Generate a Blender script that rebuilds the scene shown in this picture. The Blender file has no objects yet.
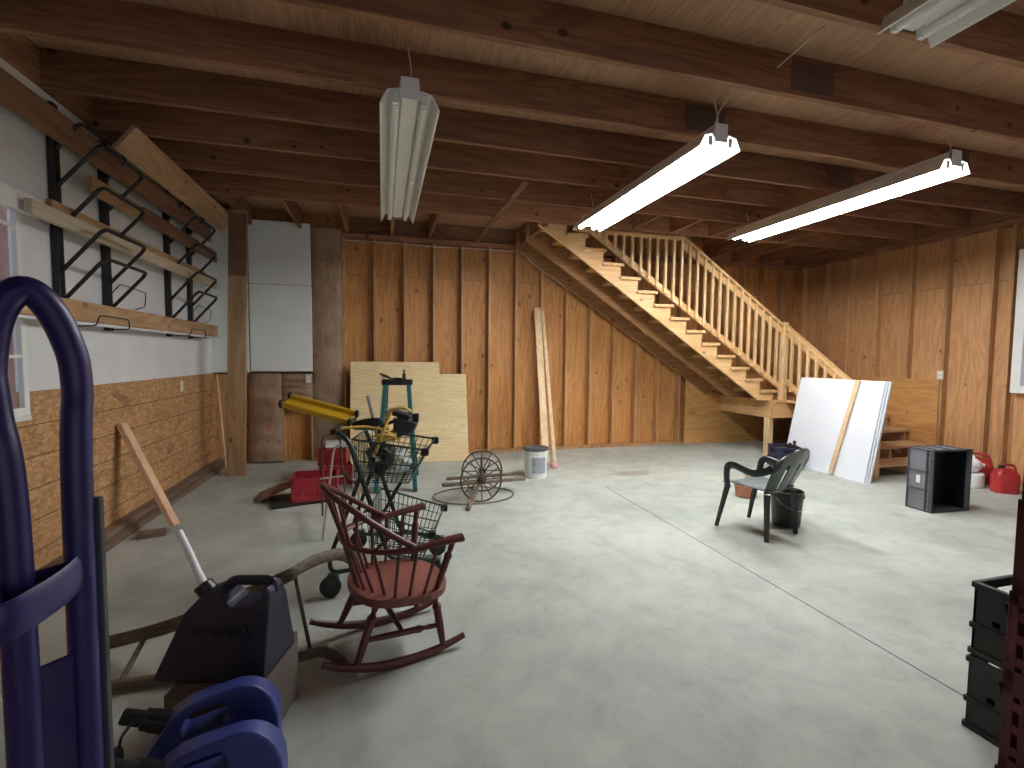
import bpy, bmesh, math, random
from mathutils import Vector, Matrix
random.seed(7)
C = bpy.context.scene.collection
PI = math.pi
def R(a): return math.radians(a)

# ---------------------------------------------------------------- materials
def new_mat(name):
    m = bpy.data.materials.new(name); m.use_nodes = True
    nt = m.node_tree
    b = nt.nodes['Principled BSDF']
    return m, nt, b
def N(nt, t, **kw):
    n = nt.nodes.new(t)
    for k, v in kw.items():
        if k.startswith('i_'):
            n.inputs[k[2:].replace('_', ' ')].default_value = v
        else: setattr(n, k, v)
    return n
def L(nt, a, b): nt.links.new(a, b)
def ramp(nt, fac, stops):
    r = N(nt, 'ShaderNodeValToRGB')
    while len(r.color_ramp.elements) < len(stops): r.color_ramp.elements.new(.5)
    for e, (p, c) in zip(r.color_ramp.elements, stops):
        e.position = p; e.color = (c[0], c[1], c[2], 1)
    L(nt, fac, r.inputs['Fac']); return r.outputs['Color']
def mixc(nt, f, a, b, mode='MIX'):
    n = N(nt, 'ShaderNodeMix', data_type='RGBA', blend_type=mode)
    if isinstance(f, (int, float)): n.inputs[0].default_value = f
    else: L(nt, f, n.inputs[0])
    for s, v in ((6, a), (7, b)):
        if isinstance(v, (tuple, list)): n.inputs[s].default_value = (v[0], v[1], v[2], 1)
        else: L(nt, v, n.inputs[s])
    return n.outputs[2]
def mapping(nt, scale, jitter=True):
    tc = N(nt, 'ShaderNodeTexCoord'); mp = N(nt, 'ShaderNodeMapping')
    mp.inputs['Scale'].default_value = scale
    L(nt, tc.outputs['Object'], mp.inputs['Vector'])
    if jitter:
        oi = N(nt, 'ShaderNodeObjectInfo')
        mu = N(nt, 'ShaderNodeMath', operation='MULTIPLY'); mu.inputs[1].default_value = 37.0
        L(nt, oi.outputs['Random'], mu.inputs[0]); L(nt, mu.outputs[0], mp.inputs['Location'])
    return mp.outputs['Vector']
def noise(nt, vec, scale, detail=4, rough=.55, dist=0):
    n = N(nt, 'ShaderNodeTexNoise'); L(nt, vec, n.inputs['Vector'])
    n.inputs['Scale'].default_value = scale; n.inputs['Detail'].default_value = detail
    n.inputs['Roughness'].default_value = rough; n.inputs['Distortion'].default_value = dist
    return n.outputs['Fac']
def rng(nt, v, a, b, c, d):
    n = N(nt, 'ShaderNodeMapRange'); L(nt, v, n.inputs['Value'])
    for k, x in zip(('From Min', 'From Max', 'To Min', 'To Max'), (a, b, c, d)): n.inputs[k].default_value = x
    return n.outputs[0]
def bump(nt, b, h, s=.2, d=.01):
    n = N(nt, 'ShaderNodeBump'); n.inputs['Strength'].default_value = s; n.inputs['Distance'].default_value = d
    L(nt, h, n.inputs['Height']); L(nt, n.outputs[0], b.inputs['Normal'])

def wood(name, light, dark, axis='X', knots=.8, rough=.65, rings=1.0, vary=.25):
    """sawn lumber or plywood: streaks along one axis, cathedral figure, scattered knots"""
    m, nt, b = new_mat(name)
    k = {'X': (.09, 1, 1), 'Y': (1, .09, 1), 'Z': (1, 1, .09)}[axis]
    v = mapping(nt, k)
    f1 = noise(nt, v, 7, 3, .5, 1.2)
    f2 = noise(nt, v, 60, 3, .6)
    w = N(nt, 'ShaderNodeMath', operation='MULTIPLY'); L(nt, f1, w.inputs[0]); w.inputs[1].default_value = 9 * rings
    fr = N(nt, 'ShaderNodeMath', operation='PINGPONG'); L(nt, w.outputs[0], fr.inputs[0]); fr.inputs[1].default_value = .55
    col = ramp(nt, fr.outputs[0], [(0, dark), (.5, light), (1, [min(1, x * 1.12) for x in light])])
    fine = ramp(nt, f2, [(.3, [.72] * 3), (.7, [1.1] * 3)])
    col = mixc(nt, .45, col, fine, 'MULTIPLY')
    kk = {'X': (.7, 1, 1), 'Y': (1, .7, 1), 'Z': (1, 1, .7)}[axis]
    vo = N(nt, 'ShaderNodeTexVoronoi'); L(nt, mapping(nt, kk), vo.inputs['Vector'])
    vo.inputs['Scale'].default_value = 5.2
    kf = rng(nt, vo.outputs['Distance'], .09, .135, knots, 0)
    sel = N(nt, 'ShaderNodeSeparateColor'); L(nt, vo.outputs['Color'], sel.inputs[0])
    thr = N(nt, 'ShaderNodeMath', operation='GREATER_THAN'); L(nt, sel.outputs[0], thr.inputs[0]); thr.inputs[1].default_value = .45
    km = N(nt, 'ShaderNodeMath', operation='MULTIPLY'); L(nt, kf, km.inputs[0]); L(nt, thr.outputs[0], km.inputs[1])
    col = mixc(nt, km.outputs[0], col, [x * .28 for x in dark])
    oi = N(nt, 'ShaderNodeObjectInfo')
    hv = N(nt, 'ShaderNodeHueSaturation')
    L(nt, rng(nt, oi.outputs['Random'], 0, 1, 1 - vary, 1 + vary * .5), hv.inputs['Value']); L(nt, col, hv.inputs['Color'])
    L(nt, hv.outputs[0], b.inputs['Base Color'])
    b.inputs['Roughness'].default_value = rough
    bump(nt, b, f2, .15, .004)
    return m

def plain(name, col, rough=.5, metal=0.0, mottle=.12, scale=9, spec=None, bumpy=0, alpha=1):
    m, nt, b = new_mat(name)
    v = mapping(nt, (1, 1, 1)); f = noise(nt, v, scale, 5, .6)
    c = ramp(nt, f, [(.25, [x * (1 - mottle) for x in col]), (.75, [min(1, x * (1 + mottle)) for x in col])])
    L(nt, c, b.inputs['Base Color']); b.inputs['Roughness'].default_value = rough; b.inputs['Metallic'].default_value = metal
    if spec is not None: b.inputs['Specular IOR Level'].default_value = spec
    if bumpy: bump(nt, b, noise(nt, v, scale * 12, 4), bumpy, .003)
    if alpha < 1: b.inputs['Alpha'].default_value = alpha
    return m
def glow(name, col, s):
    m, nt, b = new_mat(name)
    b.inputs['Base Color'].default_value = (*col, 1)
    b.inputs['Emission Color'].default_value = (*col, 1); b.inputs['Emission Strength'].default_value = s
    return m

def concrete():
    m, nt, b = new_mat('concrete')
    v = mapping(nt, (1, 1, 1), False)
    big = noise(nt, v, .9, 5, .6, .6); mid = noise(nt, v, 5, 6, .65, .4); fine = noise(nt, v, 60, 4, .7)
    col = ramp(nt, big, [(.3, (.34, .365, .315)), (.5, (.44, .465, .405)), (.72, (.53, .55, .485))])
    col = mixc(nt, .55, col, ramp(nt, mid, [(.3, [.66] * 3), (.55, [1.0] * 3), (.8, [1.14] * 3)]), 'MULTIPLY')
    col = mixc(nt, .4, col, ramp(nt, fine, [(.3, [.82] * 3), (.7, [1.1] * 3)]), 'MULTIPLY')
    # a patch of spilled dirt near the stairs
    tc = N(nt, 'ShaderNodeTexCoord')
    mp = N(nt, 'ShaderNodeMapping'); L(nt, tc.outputs['Object'], mp.inputs['Vector'])
    mp.inputs['Location'].default_value = (-3.04 * 2.7, -5.27 * 6, 0); mp.inputs['Scale'].default_value = (2.7, 6, 1)
    ln = N(nt, 'ShaderNodeVectorMath', operation='LENGTH'); L(nt, mp.outputs[0], ln.inputs[0])
    nz = noise(nt, v, 11, 4, .7)
    ad = N(nt, 'ShaderNodeMath', operation='MULTIPLY_ADD'); L(nt, nz, ad.inputs[0]); ad.inputs[1].default_value = 1.5; L(nt, ln.outputs['Value'], ad.inputs[2])
    st = rng(nt, ad.outputs[0], 1.25, 1.6, .62, 0)
    col = mixc(nt, st, col, (.24, .19, .12))
    L(nt, col, b.inputs['Base Color']); b.inputs['Roughness'].default_value = .62
    b.inputs['Specular IOR Level'].default_value = .35
    bump(nt, b, mid, .08, .01)
    return m

def osb(name, seams):
    m, nt, b = new_mat(name)
    v = mapping(nt, (1, .45, 1), False)
    vo = N(nt, 'ShaderNodeTexVoronoi'); L(nt, v, vo.inputs['Vector']); vo.inputs['Scale'].default_value = 58
    sp = N(nt, 'ShaderNodeSeparateColor'); L(nt, vo.outputs['Color'], sp.inputs[0])
    col = ramp(nt, sp.outputs[0], [(0, (.37, .185, .072)), (.5, (.49, .265, .108)), (1, (.60, .365, .17))])
    col = mixc(nt, .6, col, ramp(nt, noise(nt, v, 14, 5, .7), [(.3, [.7] * 3), (.7, [1.15] * 3)]), 'MULTIPLY')
    col = mixc(nt, rng(nt, noise(nt, v, 5.5, 3, .5, .8), .66, .72, 0, .55), col, (.16, .07, .03))
    tc = N(nt, 'ShaderNodeTexCoord'); sx = N(nt, 'ShaderNodeSeparateXYZ'); L(nt, tc.outputs['Object'], sx.inputs[0])
    for z in seams:
        d = N(nt, 'ShaderNodeMath', operation='SUBTRACT'); L(nt, sx.outputs['Z'], d.inputs[0]); d.inputs[1].default_value = z
        a = N(nt, 'ShaderNodeMath', operation='ABSOLUTE'); L(nt, d.outputs[0], a.inputs[0])
        col = mixc(nt, rng(nt, a.outputs[0], .002, .006, .8, 0), col, (.05, .025, .01))
    L(nt, col, b.inputs['Base Color']); b.inputs['Roughness'].default_value = .7
    return m

def ribbed_white():
    m, nt, b = new_mat('ribbed_white_panel')
    tc = N(nt, 'ShaderNodeTexCoord'); sx = N(nt, 'ShaderNodeSeparateXYZ'); L(nt, tc.outputs['Object'], sx.inputs[0])
    mu = N(nt, 'ShaderNodeMath', operation='MULTIPLY'); L(nt, sx.outputs['Z'], mu.inputs[0]); mu.inputs[1].default_value = 1 / .035
    fr = N(nt, 'ShaderNodeMath', operation='FRACT'); L(nt, mu.outputs[0], fr.inputs[0])
    ln = rng(nt, fr.outputs[0], .0, .14, .16, 0)
    v = mapping(nt, (1, 1, 1)); base = ramp(nt, noise(nt, v, 3, 4), [(.3, (.74, .75, .74)), (.7, (.82, .83, .81))])
    L(nt, mixc(nt, ln, base, (.30, .30, .29)), b.inputs['Base Color']); b.inputs['Roughness'].default_value = .6
    return m

def kraft():
    m, nt, b = new_mat('kraft_paper')
    v = mapping(nt, (1, 1, 1))
    col = ramp(nt, noise(nt, v, 4, 5, .6, .5), [(.3, (.25, .155, .085)), (.7, (.39, .27, .165))])
    vo = N(nt, 'ShaderNodeTexVoronoi'); L(nt, mapping(nt, (1, .2, .8)), vo.inputs['Vector']); vo.inputs['Scale'].default_value = 5
    vo.distance = 'CHEBYCHEV'
    col = mixc(nt, rng(nt, vo.outputs['Distance'], .12, .16, .55, 0), col, (.42, .10, .05))
    L(nt, col, b.inputs['Base Color']); b.inputs['Roughness'].default_value = .6
    bump(nt, b, noise(nt, mapping(nt, (1, 1, .35)), 12, 4, .6), .6, .03)
    return m

M = {}
M['concrete'] = concrete()
M['osb'] = osb('oriented_strand_board', (.2, .4, .6, .8, 1.0))
M['ribbed'] = ribbed_white()
M['kraft'] = kraft()
M['ply_back'] = wood('fir_plywood_wall', (.62, .30, .092), (.47, .195, .05), 'Z', .75, .6, .8, .16)
M['ply_right'] = wood('fir_plywood_side', (.63, .34, .15), (.50, .245, .09), 'Z', .7, .6, .7, .12)
M['stud'] = wood('stud_lumber', (.60, .34, .15), (.46, .235, .09), 'Z', .5, .65, .6, .2)
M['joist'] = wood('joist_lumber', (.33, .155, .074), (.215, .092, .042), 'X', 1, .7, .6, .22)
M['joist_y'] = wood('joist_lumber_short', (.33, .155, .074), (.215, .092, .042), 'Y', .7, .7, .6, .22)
M['deck'] = wood('deck_plywood', (.50, .29, .165), (.37, .20, .105), 'Y', .5, .7, 1.3, .1)
M['pine_x'] = wood('new_pine_x', (.76, .475, .22), (.66, .38, .155), 'X', .7, .55, .6, .1)
M['pine_y'] = wood('new_pine_y', (.76, .475, .22), (.66, .38, .155), 'Y', .6, .55, .6, .1)
M['pine_z'] = wood('new_pine_z', (.78, .53, .27), (.68, .43, .19), 'Z', .5, .55, .6, .08)
M['pine_shaded'] = wood('shaded_stair_pine', (.42, .22, .085), (.30, .14, .05), 'X', .9, .6, .6, .08)  # same pine made darker; shade under the stairs put into the colour
M['pale_ply'] = wood('pale_plywood', (.86, .69, .38), (.79, .59, .29), 'X', .15, .55, 1.2, .06)
M['pale_z'] = wood('pale_board', (.78, .58, .34), (.67, .45, .235), 'Z', .6, .6, .6, .1)
M['post'] = wood('post_lumber', (.50, .33, .18), (.38, .23, .11), 'Z', .8, .65, .6, .1)
M['orange_ply'] = wood('orange_plywood', (.62, .33, .11), (.50, .23, .065), 'Y', .7, .55, .8, .05)
M['orange_ply_x'] = wood('orange_plywood_x', (.66, .37, .13), (.52, .26, .08), 'X', 1, .55, .8, .05)
M['shelf_tan'] = wood('shelf_board_tan', (.55, .35, .18), (.43, .25, .12), 'Y', .6, .65, .6, .12)
M['shelf_cream'] = wood('shelf_board_cream', (.66, .56, .40), (.56, .46, .31), 'Y', .5, .65, .6, .08)
M['shelf_brown'] = wood('shelf_board_brown', (.26, .14, .075), (.18, .09, .045), 'Y', .6, .65, .6, .1)
M['ledge'] = wood('old_sill_lumber', (.24, .165, .11), (.15, .10, .065), 'Y', .4, .7, .6, .1)
M['grey_wood'] = wood('weathered_wood', (.20, .15, .10), (.11, .08, .055), 'X', .2, .75, .8, .1)
M['tread_red'] = wood('reddish_tread', (.66, .41, .22), (.54, .30, .145), 'X', .4, .6, .6, .08)
M['white_board'] = plain('white_foam_board', (.78, .81, .84), .55, 0, .03, 3)
M['grey_foam'] = plain('grey_white_foam', (.82, .85, .79), .6, 0, .05, 3)
M['white_paint'] = plain('white_enamel', (.86, .86, .80), .4, 0, .05, 6)
M['white_plastic'] = plain('white_plastic', (.86, .87, .84), .4, 0, .05, 6)
M['black_metal'] = plain('black_steel', (.012, .011, .012), .45, 0, .2, 20)
M['black_plastic'] = plain('black_plastic', (.012, .012, .012), .38, 0, .2, 12)
M['chair_green'] = plain('dark_green_plastic', (.014, .02, .019), .24, 0, .15, 8)
M['chair_seat'] = plain('mottled_grey_green_seat', (.13, .16, .17), .3, 0, .45, 6)  # paler and more mottled than the rest of the chair
M['plate'] = plain('nail_plate', (.135, .085, .06), .6, .2, .2, 30)
M['pink_pine'] = wood('pinkish_pine', (.80, .52, .33), (.70, .41, .23), 'Z', .6, .6, .6, .05)
M['navy_plastic'] = plain('faded_navy_plastic', (.018, .016, .034), .5, 0, .35, 5, bumpy=.15)
M['blue_plastic'] = plain('blue_plastic', (.028, .04, .19), .45, 0, .15, 6, bumpy=.12)
M['blue_paint'] = plain('indigo_enamel', (.017, .011, .095), .4, 0, .18, 4)
M['dark_grey'] = plain('dark_grey_rubber', (.05, .05, .06), .6, 0, .2, 8)
M['red_chair'] = plain('oxblood_paint', (.105, .022, .018), .38, 0, .2, 7)
M['red_seat'] = plain('worn_red_seat', (.17, .05, .035), .45, 0, .3, 5)
M['red_plastic'] = plain('red_plastic', (.31, .014, .028), .45, 0, .15, 7)
M['gas_red'] = plain('gas_can_red', (.36, .02, .02), .4, 0, .2, 7)
M['maroon'] = plain('maroon_plastic', (.11, .006, .018), .4, 0, .2, 9)
M['cart_green'] = plain('dark_green_tube', (.016, .030, .021), .35, 0, .2, 9)
M['wire_green'] = plain('green_grey_wire', (.045, .075, .06), .4, .3, .2, 12)
M['tread_teal'] = plain('teal_fibreglass', (.012, .105, .105), .5, 0, .15, 7)
M['yellow'] = plain('safety_yellow', (.62, .38, .015), .45, 0, .12, 7)
M['cord_yellow'] = plain('pale_yellow_cord', (.72, .50, .10), .5, 0, .1, 20)
M['iron'] = plain('rusty_iron', (.085, .058, .042), .7, .3, .35, 18)
M['tote'] = plain('grey_tote_plastic', (.15, .155, .165), .5, 0, .1, 7)
M['tote_shade'] = plain('tote_inside_shade', (.006, .006, .008), .6, 0, .1, 7)  # near-black colour standing in for the shade inside the tote
M['steel'] = plain('galvanised_steel', (.45, .45, .46), .35, .8, .1, 14)
M['alu'] = plain('dull_aluminium', (.50, .46, .40), .4, .7, .1, 14)
M['terracotta'] = plain('terracotta', (.36, .15, .075), .7, 0, .15, 12)
M['outlet'] = plain('ivory_plate', (.70, .66, .52), .45, 0, .03, 6)
M['label'] = plain('printed_label', (.34, .36, .40), .5, 0, .25, 40)
M['sticker'] = plain('white_sticker', (.75, .76, .78), .5, 0, .03, 6)
M['navy_crate'] = plain('dark_navy_crate', (.012, .016, .04), .45, 0, .2, 7)
M['cardboard'] = plain('worn_cardboard', (.15, .12, .095), .8, 0, .2, 6)
M['pink_paper'] = plain('pink_paper', (.70, .36, .38), .6, 0, .2, 15)
M['bucket_lid'] = plain('dark_lid', (.06, .065, .075), .4, 0, .15, 8)
M['cable'] = plain('white_cable', (.62, .58, .5), .5, 0, .05, 8)
M['clear_bag'] = plain('clear_bag', (.55, .66, .66), .15, 0, .1, 14, alpha=.45)
M['brown_glass'] = plain('dark_brown_glass', (.05, .028, .02), .2, 0, .15, 9)
M['pinkish'] = plain('reddish_siding', (.36, .21, .16), .7, 0, .25, 7)
M['glass'] = new_mat('window_glass')[0]
_g = M['glass'].node_tree.nodes['Principled BSDF']
_g.inputs['Transmission Weight'].default_value = 1; _g.inputs['Roughness'].default_value = .02; _g.inputs['IOR'].default_value = 1.1
M['tube_lit'] = glow('lit_tube', (.93, .95, 1.0), 62)
M['tube_off'] = plain('unlit_tube', (.88, .88, .83), .25, 0, .02, 6)

# ---------------------------------------------------------------- mesh helpers
def bm_(): return bmesh.new()
def box(bm, c, s, rot=None):
    r = bmesh.ops.create_cube(bm, size=1)
    mt = Matrix.Translation(Vector(c)) @ (rot.to_4x4() if rot is not None else Matrix()) @ Matrix.Diagonal((s[0], s[1], s[2], 1))
    bmesh.ops.transform(bm, matrix=mt, verts=r['verts']); return r['verts']
def box2(bm, a, b):
    return box(bm, [(x + y) / 2 for x, y in zip(a, b)], [abs(y - x) for x, y in zip(a, b)])
def beam(bm, p0, p1, w, h, up=(0, 0, 1)):
    p0, p1 = Vector(p0), Vector(p1); d = p1 - p0; z = d.normalized()
    x = Vector(up).cross(z)
    if x.length < 1e-4: x = Vector((1, 0, 0))
    x.normalize(); y = z.cross(x)
    rot = Matrix((x, y, z)).transposed()
    return box(bm, (p0 + p1) / 2, (w, h, d.length), rot)
def tube(bm, pts, r, seg=10, closed=False, flat=None, up=None):
    """sweep a circle (or ellipse: flat=(a,b)) along a polyline; r is a number or a list"""
    pts = [Vector(p) for p in pts]; n = len(pts)
    rs = r if isinstance(r, (list, tuple)) else [r] * n
    rings = []; prev = None
    for i, p in enumerate(pts):
        a = pts[(i - 1) % n] if (closed or i > 0) else p
        b = pts[(i + 1) % n] if (closed or i < n - 1) else p
        t = (b - a).normalized()
        if up is not None: x = Vector(up).cross(t)
        elif prev is None:
            x = t.cross(Vector((0, 0, 1)) if abs(t.z) < .9 else Vector((1, 0, 0)))
        else: x = prev - t * prev.dot(t)
        if x.length < 1e-5: x = t.orthogonal()
        x.normalize(); prev = x; y = t.cross(x)
        fa, fb = flat if flat else (1, 1)
        rings.append([bm.verts.new(p + (x * math.cos(2 * PI * k / seg) * fa + y * math.sin(2 * PI * k / seg) * fb) * rs[i]) for k in range(seg)])
    m = n if closed else n - 1
    for i in range(m):
        A, B = rings[i], rings[(i + 1) % n]
        for k in range(seg):
            bm.faces.new((A[k], A[(k + 1) % seg], B[(k + 1) % seg], B[k]))
    if not closed:
        bm.faces.new(rings[0][::-1]); bm.faces.new(rings[-1])
def smooth_path(pts, sub=5, closed=False):
    pts = [Vector(p) for p in pts]; n = len(pts); out = []
    for i in range(n if closed else n - 1):
        p1, p2 = pts[i], pts[(i + 1) % n]
        p0 = pts[(i - 1) % n] if closed or i > 0 else p1 * 2 - p2
        p3 = pts[(i + 2) % n] if closed or i < n - 2 else p2 * 2 - p1
        for k in range(sub):
            t = k / sub
            out.append(.5 * ((2 * p1) + (p2 - p0) * t + (2 * p0 - 5 * p1 + 4 * p2 - p3) * t * t + (3 * p1 - p0 - 3 * p2 + p3) * t ** 3))
    if not closed: out.append(pts[-1])
    return out
def rounded(pts, rad, k=4):
    """polyline with its inner corners rounded"""
    pts = [Vector(p) for p in pts]; out = [pts[0]]
    for i in range(1, len(pts) - 1):
        a, b, c = pts[i - 1], pts[i], pts[i + 1]
        d1 = min(rad, (a - b).length * .45); d2 = min(rad, (c - b).length * .45)
        s, e = b + (a - b).normalized() * d1, b + (c - b).normalized() * d2
        for j in range(k + 1):
            t = j / k; out.append(s * (1 - t) ** 2 + b * 2 * t * (1 - t) + e * t * t)
    out.append(pts[-1]); return out
def lathe(bm, prof, c=(0, 0, 0), seg=24, rot=None):
    c = Vector(c); rings = []
    for r, z in prof:
        ring = []
        for k in range(seg):
            v = Vector((r * math.cos(2 * PI * k / seg), r * math.sin(2 * PI * k / seg), z))
            if rot is not None: v = rot @ v
            ring.append(bm.verts.new(c + v))
        rings.append(ring)
    for A, B in zip(rings, rings[1:]):
        for k in range(seg): bm.faces.new((A[k], A[(k + 1) % seg], B[(k + 1) % seg], B[k]))
    if prof[0][0] > 1e-4: bm.faces.new(rings[0][::-1])
    if prof[-1][0] > 1e-4: bm.faces.new(rings[-1])
def prism(bm, outline, holes, y0, y1, f=None):
    """2D outline (with holes) in x,z filled and extruded from y0 to y1; f maps (x,y,z) to a point"""
    f = f or (lambda x, y, z: (x, y, z))
    edges = []
    for loop in [outline] + list(holes):
        vs = [bm.verts.new((x, y0, z)) for x, z in loop]
        for i in range(len(vs)): edges.append(bm.edges.new((vs[i], vs[(i + 1) % len(vs)])))
    r = bmesh.ops.triangle_fill(bm, edges=edges, use_beauty=True, use_dissolve=False)
    faces = [g for g in r['geom'] if isinstance(g, bmesh.types.BMFace)]
    e = bmesh.ops.extrude_face_region(bm, geom=faces)
    nv = [g for g in e['geom'] if isinstance(g, bmesh.types.BMVert)]
    for v in nv: v.co.y = y1
    allv = set(nv)
    for fc in faces: allv.update(fc.verts)
    for v in allv: v.co = Vector(f(*v.co))
    bmesh.ops.recalc_face_normals(bm, faces=bm.faces[:])
def sheet(bm, grid, thick, nrm=None):
    """grid of points (rows of columns) thickened along its normals"""
    vs = [[bm.verts.new(Vector(p)) for p in row] for row in grid]
    fs = []
    for i in range(len(vs) - 1):
        for j in range(len(vs[0]) - 1):
            fs.append(bm.faces.new((vs[i][j], vs[i][j + 1], vs[i + 1][j + 1], vs[i + 1][j])))
    bmesh.ops.recalc_face_normals(bm, faces=fs)
    bmesh.ops.solidify(bm, geom=fs, thickness=thick)
def obj(name, bm, mat, parent=None, smooth=False, bevel=0, seg=2, **props):
    bmesh.ops.recalc_face_normals(bm, faces=bm.faces[:])
    me = bpy.data.meshes.new(name); bm.to_mesh(me); bm.free()
    me.materials.append(M[mat] if isinstance(mat, str) else mat)
    if smooth:
        for p in me.polygons: p.use_smooth = True
        me.set_sharp_from_angle(angle=R(40))
    o = bpy.data.objects.new(name, me); C.objects.link(o)
    if parent: o.parent = parent
    if bevel:
        md = o.modifiers.new('bevel', 'BEVEL'); md.width = bevel; md.segments = seg; md.limit_method = 'ANGLE'; md.angle_limit = R(35)
    for k, v in props.items(): o[k] = v
    return o
def thing(name, label, cat, loc=(0, 0, 0), rz=0, group=None):
    o = bpy.data.objects.new(name, None); C.objects.link(o)
    o.empty_display_size = .05
    o.location = loc; o.rotation_euler = (0, 0, rz); o['label'] = label; o['category'] = cat
    if group: o['group'] = group
    return o
def tag(o, label, cat, group=None):
    o['label'] = label; o['category'] = cat
    if group: o['group'] = group
    return o
def struct(name, bm, mat, parent=None, **kw):
    o = obj(name, bm, mat, parent, **kw); o['kind'] = 'structure'; return o
def place(o, loc, rot=(0, 0, 0)): o.location = loc; o.rotation_euler = rot; return o
def dup(root, loc=None, rz=None, label=None):
    r = root.copy(); C.objects.link(r)
    if loc is not None: r.location = loc
    if rz is not None: r.rotation_euler = (0, 0, rz)
    if label: r['label'] = label
    for ch in list(root.children):
        c = ch.copy(); C.objects.link(c); c.parent = r
        for g in ch.children:
            d = g.copy(); C.objects.link(d); d.parent = c
    return r

# ================================================================ SETTING
XL, XR, YB, YF = -2.11, 7.28, 7.06, -4.5
ZJ, ZD = 3.13, 3.375

b = bm_(); box2(b, (XL - .3, YF - .3, -.2), (XR + .3, YB + .3, 0)); floor = struct('floor', b, 'concrete')
b = bm_(); box2(b, (2.417, YF, -.004), (2.424, 4.78, .0012)); struct('control_joint', b, 'dark_grey', floor)

# ---- left wall: white ribbed panel above strand board, window near the camera
wl = bpy.data.objects.new('wall_left', None); C.objects.link(wl); wl['kind'] = 'structure'
wy0, wy1, wz0, wz1 = 2.45, 3.575, 1.07, 2.36
def wall_x(name, z0, z1, mat, x0, x1, par, holes):
    b = bm_()
    spans = [(YF, YB, z0, z1)]
    for (a, c, d, e) in holes:
        out = []
        for (p, q, r, s) in spans:
            if c <= p or a >= q or e <= r or d >= s: out.append((p, q, r, s)); continue
            if a > p: out.append((p, a, r, s))
            if c < q: out.append((c, q, r, s))
            if d > r: out.append((max(a, p), min(c, q), r, d))
            if e < s: out.append((max(a, p), min(c, q), e, s))
        spans = out
    for (p, q, r, s) in spans: box2(b, (x0, p, r), (x1, q, s))
    return struct(name, b, mat, par)
wall_x('strand_board_panel', 0, 1.212, 'osb', XL - .05, XL, wl, [(wy0, wy1, wz0, wz1)])
wall_x('white_panel', 1.212, ZD, 'ribbed', XL - .05, XL, wl, [(wy0, wy1, wz0, wz1)])
b = bm_(); box2(b, (XL, .5, 0), (XL + .16, 6.9, .045)); box2(b, (XL, .5, .045), (XL + .10, 6.9, .085)); struct('baseboard_left', b, 'ledge', bevel=.004)

win = bpy.data.objects.new('window_1', None); C.objects.link(win); win['kind'] = 'structure'
b = bm_()
for (a, c) in (((wy0, wz0), (wy0 + .07, wz1)), ((wy1 - .045, wz0), (wy1 + .0, wz1)), ((wy0 + .07, wz1 - .07), (wy1 - .045, wz1)), ((wy0 + .07, wz0), (wy1 - .045, wz0 + .05))):
    box2(b, (XL - .010, a[0], a[1]), (XL + .02, c[0], c[1]))
struct('window_frame', b, 'white_paint', win, bevel=.004)
b = bm_(); box2(b, (XL - .02, wy0 - .05, wz0 - .03), (XL + .03, wy1 - .01, wz0 - .001)); struct('window_sill', b, 'white_paint', win, bevel=.004)
b = bm_()
for z in (1.43, 2.2): box2(b, (XL - .0, wy0 + .07, z - .010), (XL + .016, wy1 - .045, z + .010))
box2(b, (XL - .0, 2.95, wz0 + .05), (XL + .016, 2.97, wz1 - .07))
struct('window_grille', b, 'white_paint', win)
b = bm_(); box2(b, (XL - .008, wy0, wz0), (XL - .004, wy1 - .02, wz1)); struct('window_pane', b, 'glass', win)
b = bm_(); box2(b, (XL - 1.9, 1.5, -.2), (XL - 1.8, 9.5, 4.2)); struct('trim_1', b, 'pinkish')

# ---- back wall: plywood sheathing with studs, white panels and paper-faced batts at the left
b = bm_(); box2(b, (XL - .2, YB, 0), (XR + .2, YB + .12, ZD)); wb = struct('wall_back', b, 'ply_back')
for k in range(8):
    x0 = -.92 + 1.2345 * k
    for (z0, z1) in ((0, 2.585), (2.592, ZD)):
        b = bm_(); box2(b, (x0 + .001, YB - .012, z0), (min(x0 + 1.2325, XR), YB, z1)); struct('plywood_sheathing', b, 'ply_back', wb)
for k in range(19):
    x = -.505 + .4115 * k
    if x > 7.1: break
    b = bm_(); box2(b, (x - .019, YB - .135, .045), (x + .019, YB, 3.066)); struct('stud', b, 'stud', wb, bevel=.003)
b = bm_(); box2(b, (-.5, YB - .14, 3.065), (7.15, YB, 3.13)); struct('top_plate', b, 'joist', wb, bevel=.003)
b = bm_(); box2(b, (-.92, YB - .14, 0), (4.93, YB, .045)); struct('sole_plate', b, 'stud', wb, bevel=.003)
for (a, c) in ((-.1, 2.2), (1.0, 2.05), (2.2, 2.3)):   # horizontal sheet joints
    pass
b = bm_(); box2(b, (-.5, YB - .010, 2.584), (7.1, YB, 2.593)); struct('sheet_joint', b, 'ledge', wb)
# white foam panels
for (x0, x1, z0, z1) in ((-1.665, -.915, 2.385, 3.2), (-1.665, -.912, 1.235, 2.378), (XL, -1.68, 1.22, 3.25)):
    b = bm_(); box2(b, (x0, YB - .18, z0), (x1, YB - .14, z1)); struct('foam_panel', b, 'grey_foam', wb, bevel=.004)
def batt(x0, x1, z0, z1, y):
    b = bm_(); g = []
    for j in range(25):
        z = z0 + (z1 - z0) * j / 24; row = []
        for i in range(9):
            t = i / 8; row.append((x0 + (x1 - x0) * t, y - .055 * (4 * t * (1 - t)) ** .45 * (.8 + .2 * math.sin(j * 1.3 + x0 * 5)), z))
        g.append(row)
    sheet(b, g, .02); struct('insulation_batt', b, 'kraft', wb, smooth=True)
batt(-.905, -.54, .04, 3.16, YB - .11)
batt(-1.70, -1.315, .02, 1.2, YB - .10)
batt(-1.305, -.93, .74, 1.2, YB - .10)
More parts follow.
